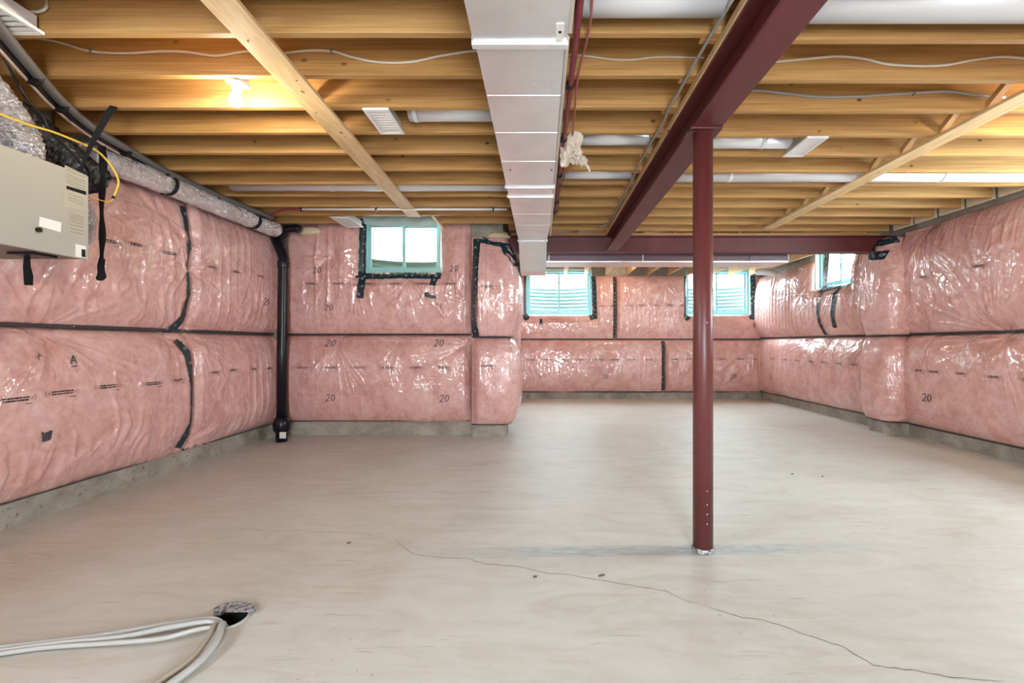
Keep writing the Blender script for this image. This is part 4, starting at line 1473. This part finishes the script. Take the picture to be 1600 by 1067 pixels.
o = tag(band(MB(), [(-2.425, 2.58, 2.436), (-2.418, 2.574, 2.425), (-2.44, 2.562, 2.38), (-2.50, 2.54, 2.22), (-2.535, 2.525, 2.10), (-2.55, 2.515, 2.02)], [0.03, 0.036, 0.034, 0.026, 0.012, 0.02], (0.8, 0.6, 0)).build('hanging_strap', 'strap'),
        'black hanging strap from a joist to the ventilator box top', 'strap')
w2 = smooth_path([(-2.63, 2.725, 2.275), (-2.625, 2.73, 2.18), (-2.635, 2.735, 2.05), (-2.64, 2.735, 1.9), (-2.635, 2.735, 1.75), (-2.64, 2.735, 1.62), (-2.645, 2.735, 1.55), (-2.655, 2.735, 1.50), (-2.648, 2.735, 1.472), (-2.636, 2.735, 1.48), (-2.632, 2.735, 1.52), (-2.64, 2.737, 1.60)], 5)
o = tag(band(MB(), w2, [0.038 if i < 8 else 0.026 + 0.008 * math.sin(i * 0.7) for i in range(len(w2))], (0.9, 0.45, 0)).build('loose_strap', 'strap'),
        'long black strap hanging loose with a looped end beside the ventilator', 'strap')
o = tag(band(MB(), [(-2.72, 2.41, 1.553), (-2.722, 2.41, 1.50), (-2.716, 2.412, 1.45), (-2.715, 2.412, 1.40)], [0.022, 0.028, 0.036, 0.032], (0.9, 0.45, 0), 0.006).build('strap_end', 'strap'),
        'short black strap end hanging below the ventilator box', 'strap')

# ------------------------------------------------------------------ drain pipe in the corner
dp = thing('drain_pipe', 'black plastic drain pipe in the corner beside the orange-lit blanket', 'pipe', loc=(-2.88, 5.06, 0))
pts = [(-2.885, 5.065, 0.16), (-2.88, 5.065, 1.0), (-2.865, 5.065, 1.95), (-2.87, 5.07, 2.05), (-2.94, 5.10, 2.20), (-2.985, 5.12, 2.30), (-2.99, 5.13, 2.42)]
MB().tube([pts[0], pts[1], pts[2]] + smooth_path(pts[2:], 5)[1:], 0.054, 20).build('pipe_run', 'abs', dp, True)
MB().lathe([(0.058, 1.93), (0.060, 1.94), (0.060, 2.0), (0.058, 2.01)], (-2.866, 5.066, 0), 20).build('coupling', 'abs', dp, True)
MB().lathe([(0.060, 0.0), (0.060, 0.10), (0.085, 0.13), (0.088, 0.20), (0.070, 0.26), (0.056, 0.27)], (-2.885, 5.065, 0.005), 20).build('cleanout_base', 'abs', dp, True)
MB().box(-2.87, -2.80, 4.998, 5.003, 0.05, 0.12).build('base_label', 'white', dp)
MB().tube(smooth_path([(-2.95, 5.12, 2.33), (-2.86, 5.08, 2.36), (-2.74, 5.08, 2.38), (-2.70, 5.08, 2.36)], 5), 0.045, 14).build('branch_arm', 'abs', dp, True)

# ------------------------------------------------------------------ water pipes and cables
rp = thing('water_pipe', 'thick dark red water pipe clipped along the right side of the main duct', 'pipe', loc=(0.134, 2, 2.41))
ptsr = [(0.152, 0.2, 2.385), (0.150, 1.8, 2.385), (0.148, 2.86, 2.385), (0.142, 3.02, 2.385), (0.141, 3.3, 2.385), (0.141, 4.62, 2.385)]
MB().tube(ptsr, 0.0135, 14).build('pipe_run', 'pex', rp, True)
for y in (2.28, 2.88, 3.5, 4.15, 4.46):
    MB().tube([(0.145, y - 0.011, 2.385), (0.145, y + 0.011, 2.385)], 0.021, 12).build('pipe_clip', 'black', rp)
    MB().box(0.095, 0.135, y - 0.006, y + 0.006, 2.366, 2.374).build('clip_arm', 'black', rp)
tag(MB().tube(smooth_path([on_z(928, -20, 2.425), on_z(925, 0, 2.425), on_z(921, 45, 2.425), on_z(905, 110, 2.425), on_z(900, 150, 2.42), on_z(897, 190, 2.42), on_z(893, 222, 2.41), on_z(883, 252, 2.41), on_z(882, 275, 2.42), on_z(874, 300, 2.425), on_z(873, 322, 2.43)], 6), 0.0052, 8).build('red_wire', 'redwire', None, True),
    'thin red wire swinging right of the thick red water pipe', 'wire')


def wire(label, pts, Y, r, mat, staples=(), group='cables stapled to the joists'):
    P = [on_y(px, py, Y - r - 0.001) for px, py in pts]
    o = thing('cable', label, 'cable', group, loc=tuple(P[0]))
    MB().tube(smooth_path(P, 7), r, 8).build('sheath', mat, o, True)
    for px, py in staples:
        p = on_y(px, py, Y - r - 0.001)
        MB().box(p.x - 0.003, p.x + 0.003, Y - 2 * r - 0.004, Y - 0.001, p.z - r - 0.005, p.z + r + 0.005).build('staple', 'hrvdark', o)
    return o


YA = Y0 + SP
wire('pale cable along the second joist, left of the strapping board', [(22, 61), (60, 60), (100, 68), (142, 80), (200, 83), (250, 80), (290, 81), (335, 87), (372, 82), (398, 78)], YA, 0.006, 'nmwire', [(143, 80)])
wire('pale cable along the second joist, between strapping board and main duct', [(440, 84), (480, 79), (518, 80), (550, 89), (590, 97), (640, 97), (690, 87), (735, 80), (752, 80)], YA, 0.006, 'nmwire', [(518, 80)])
wire('thin pale cable on the joist between main duct and steel beam', [(884, 85), (920, 88), (960, 93), (990, 93), (1030, 89), (1100, 90)], YA, 0.004, 'nmwire')
YA = Y0 + SP + 0.041
wire('wavy pale cable on the joist right of the steel beam', [(1190, 97), (1215, 96), (1270, 91), (1310, 88), (1350, 92), (1385, 100), (1430, 103), (1475, 102), (1520, 94), (1565, 89), (1610, 92), (1650, 95)], YA, 0.006, 'nmwire')
YA = Y0 + 2 * SP + 0.041
wire('wavy dark grey cable on the third joist right of the beam', [(1150, 143), (1185, 141), (1230, 146), (1275, 151), (1330, 151), (1380, 148), (1428, 145), (1480, 143), (1520, 148), (1570, 152)], YA, 0.008, 'greywire', [(1428, 145)])
bc = [on_z(1150, -10, 2.425), on_z(1095, 82, 2.425), on_z(1060, 145, 2.425), on_z(1045, 170, 2.42), on_z(1035, 195, 2.42), on_z(1010, 235, 2.425), on_z(985, 285, 2.428), on_z(960, 335, 2.43), on_z(948, 350, 2.43), on_z(935, 354, 2.43)]
tag(MB().tube(smooth_path([Vector((min(q.x, 0.772), q.y, q.z)) for q in bc], 6), 0.008, 8).build('beam_cable', 'greywire', None, True),
    'grey cable running along the left edge of the steel beam', 'cable')
wp = thing('water_pipe', 'slim white pipe clipped across the joists above the small window', 'pipe', loc=(-1.3, 4.55, 2.42))
MB().tube([on_z(472, 327, 2.424), on_z(792, 327, 2.424)], 0.012, 12).build('pipe_run', 'white', wp, True)
for px in (471, 588, 771):
    q = on_z(px, 327, 2.424)
    MB().box(q.x - 0.008, q.x + 0.008, q.y - 0.016, q.y + 0.016, 2.408, 2.438).build('pipe_clip', 'black', wp)
tag(MB().tube(smooth_path([on_z(418, 338, 2.42), on_z(432, 331, 2.42), on_z(452, 327.5, 2.424), on_z(470, 327, 2.424)], 6), 0.010, 8).build('red_pipe_end', 'pex', None, True),
    'short dark red pipe curving from the foil duct end to the white pipe', 'pipe')

# torn paper sack hanging beside the duct
mb = MB()
nu_, nv_ = 22, 22
rnd = random.Random(4)
for i in range(nu_ + 1):
    for j in range(nv_ + 1):
        u, v_ = i / nu_, j / nv_
        w_ = 0.155 * (1 - 0.12 * math.sin(v_ * 5) + 0.05 * rnd.uniform(-1, 1))
        x = 0.125 + u * w_
        z = 2.432 - v_ * (0.150 + 0.02 * math.sin(u * 9) + 0.012 * rnd.uniform(-1, 1)) - 0.02 * abs(u - 0.5)
        y = 2.93 + 0.03 * math.sin(u * 7 + v_ * 4) + 0.02 * math.sin(v_ * 9 - u * 3) + 0.012 * rnd.uniform(-1, 1) + 0.10 * v_
        mb.v.append((x, y - 0.02, z))
for i in range(nu_):
    for j in range(nv_):
        q = i * (nv_ + 1) + j
        mb.f.append((q, q + 1, q + nv_ + 2, q + nv_ + 1))
o = thing('paper_sack', 'torn beige paper sack stuck between joist and red pipe', 'paper', loc=(0.2, 2.95, 2.3))
b = mb.build('torn_sheet', 'paper', o, True)
b.modifiers.new('thickness', 'SOLIDIFY').thickness = 0.004
MB().tube(smooth_path([(0.265, 3.01, 2.30), (0.295, 3.02, 2.285), (0.318, 3.03, 2.26), (0.325, 3.03, 2.235)], 5), [0.012] * 6 + [0.010] * 5 + [0.008] * 5, 8).build('torn_tail', 'paper', o, True)

# white plastic sheet sagging above the small window
mb = MB()
for i in range(41):
    u = i / 40
    x = -2.07 + u * 0.86
    zb = 2.495 - 0.045 * math.sin(math.pi * min(1, max(0, (u - 0.1) / 0.95))) ** 1.2 - 0.02 * math.sin(u * 9)
    for j in range(9):
        v_ = j / 8
        mb.v.append((x, 5.335 - 0.03 * math.sin(math.pi * v_) - 0.006 * math.sin(u * 24 + v_ * 3), 2.60 + (zb - 2.60) * v_))
for i in range(40):
    for j in range(8):
        q = i * 9 + j
        mb.f.append((q, q + 1, q + 10, q + 9))
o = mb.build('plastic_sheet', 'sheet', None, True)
o.modifiers.new('thickness', 'SOLIDIFY').thickness = 0.002
tag(o, 'white plastic sheet sagging across the top of the small window', 'sheet')


def lump(label, c, r, seed):
    rnd = random.Random(seed)
    mb = MB()
    n, m_ = 16, 10
    for j in range(1, m_):
        a = math.pi * j / m_
        for i in range(n):
            b = 2 * math.pi * i / n
            k = 1 + 0.22 * rnd.uniform(-1, 1)
            mb.v.append((c[0] + r[0] * k * math.sin(a) * math.cos(b), c[1] + r[1] * k * math.sin(a) * math.sin(b), c[2] + r[2] * k * math.cos(a)))
    for j in range(m_ - 2):
        for i in range(n):
            i2 = (i + 1) % n
            mb.f.append((j * n + i, j * n + i2, (j + 1) * n + i2, (j + 1) * n + i))
    mb.f.append(tuple(reversed(range(n))))
    mb.f.append(tuple(range((m_ - 2) * n, (m_ - 1) * n)))
    return tag(mb.build('spray_foam', 'foam', None, True), label, 'foam', 'dabs of cream spray foam')


lump('cream spray foam dab behind the black drain pipe top', (-2.70, 5.30, 2.40), (0.14, 0.05, 0.055), 1)
lump('cream spray foam dab above the left pilaster blanket', (-0.50, 5.42, 2.36), (0.13, 0.06, 0.06), 2)

# far bay: foil elbow beneath the right window corner
flex('flex_duct', 'short silver duct elbow in the far right corner', 'duct', [(3.95, 8.3, 2.40), (4.02, 8.1, 2.37), (4.10, 7.95, 2.31), (4.13, 7.9, 2.27)], 0.06, 'galvpipe', 0.03, 8, crumple=0.01)

# ------------------------------------------------------------------ cable pit in the floor and its cables
pit = thing('pit_cover', 'mortar-spattered metal cover over the round cable hole in the floor', 'cover', loc=(hx, hy, 0))
mb = MB()
n = 36
for z in (0.018, 0.024):
    for k in range(n):
        a = 2 * math.pi * k / n
        x, y = 0.078 * math.cos(a), 0.044 * math.sin(a)
        y = max(y, -0.012)
        x *= 1.0 if y > -0.011 else 1.0
        mb.v.append((hx - 0.004 + x, hy + 0.034 + y, z + 0.004 * math.sin(a)))
for k in range(n):
    k2 = (k + 1) % n
    mb.f.append((k, k2, n + k2, n + k))
mb.f.append(tuple(reversed(range(n))))
mb.f.append(tuple(range(n, 2 * n)))
mb.build('cover_plate', 'spatter', pit)
mb = MB()
mb.lathe([(hr - 0.003, 0.0005), (hr + 0.007, 0.0005), (hr + 0.007, 0.006), (hr - 0.003, 0.006)], (hx, hy, 0), 36)
mb.f = mb.f[:-2]
mb.build('rim_ring', 'floorcable', pit, True)
MB().box(hx - 0.075, hx - 0.045, hy + 0.02, hy + 0.05, 0.0, 0.019).build('cover_foot', 'spatter', pit)
MB().box(hx + 0.045, hx + 0.07, hy + 0.045, hy + 0.06, 0.0, 0.019).build('cover_foot', 'spatter', pit)


def fcable(label, pts, r, mat, z0=0.03):
    P = [on_z(px, py, 0.004) for px, py in pts]
    P = [Vector((q.x, q.y, max(r, 0.002) + (z if z else 0.001))) for q, z in zip(P, [p[2] if len(p) > 2 else 0 for p in LIFT])]
    return tag(MB().tube(smooth_path(P, 8), r, 14).build('floor_cable', mat, None, True), label, 'cable', 'grey cables from the floor hole')


LIFT = [(0, 0, -0.04), (0, 0, 0.004), (0, 0, 0.012), (0, 0, 0.010), (0, 0, 0.004), (0, 0, 0.003), (0, 0, 0.003)]
fcable('thick upper grey cable running left from the floor hole', [(356, 972), (338, 974), (310, 977), (255, 984), (160, 998), (60, 1010), (-60, 1024)], 0.0115, 'floorcable')
fcable('slim lower grey cable running left below the thick one', [(354, 976), (335, 984), (305, 991), (250, 1004), (160, 1009), (60, 1016), (-60, 1034)], 0.0085, 'floorcable')
LIFT = [(0, 0, -0.04), (0, 0, 0.012), (0, 0, 0.018), (0, 0, 0.008), (0, 0, 0.004), (0, 0, 0.003)]
fcable('middle grey cable merging with the two cables running left', [(352, 974), (330, 979), (270, 989), (190, 1001), (90, 1009), (-60, 1029)], 0.010, 'floorcable')
LIFT = [(0, 0, -0.05), (0, 0, 0.012), (0, 0, 0.014), (0, 0, 0.006), (0, 0, 0.002), (0, 0, 0.002)]
fcable('tan-grey cable curving from the floor hole towards the viewer', [(346, 972), (336, 984), (326, 1004), (300, 1034), (252, 1066), (190, 1110)], 0.010, 'floorcable2')
fcable('bright grey cable curving from the floor hole beside the tan one', [(352, 972), (347, 984), (339, 1010), (312, 1040), (266, 1074), (200, 1122)], 0.0125, 'floorcable')

# small litter on the floor
for i, (px, py, l, a) in enumerate(((940, 900, 0.03, 0.3), (836, 902, 0.018, 0.0), (545, 849, 0.02, 0.6), (1238, 741, 0.02, 0.2), (1285, 745, 0.025, 0.9))):
    q = on_z(px, py, 0)
    mb = MB().bar((q.x - l / 2 * math.cos(a), q.y - l / 2 * math.sin(a), 0.0035), (q.x + l / 2 * math.cos(a), q.y + l / 2 * math.sin(a), 0.0045), 0.008, 0.005)
    tag(mb.build('wood_chip', 'debris'), ['brown wood chip on the floor near the long crack', 'tiny dark splinter on the floor left of the larger chip', 'dark splinter on the floor left of the crack start',
        'tiny dark speck on the floor right of the red post', 'small dark splinter on the floor towards the right pilaster'][i], 'wood chip')
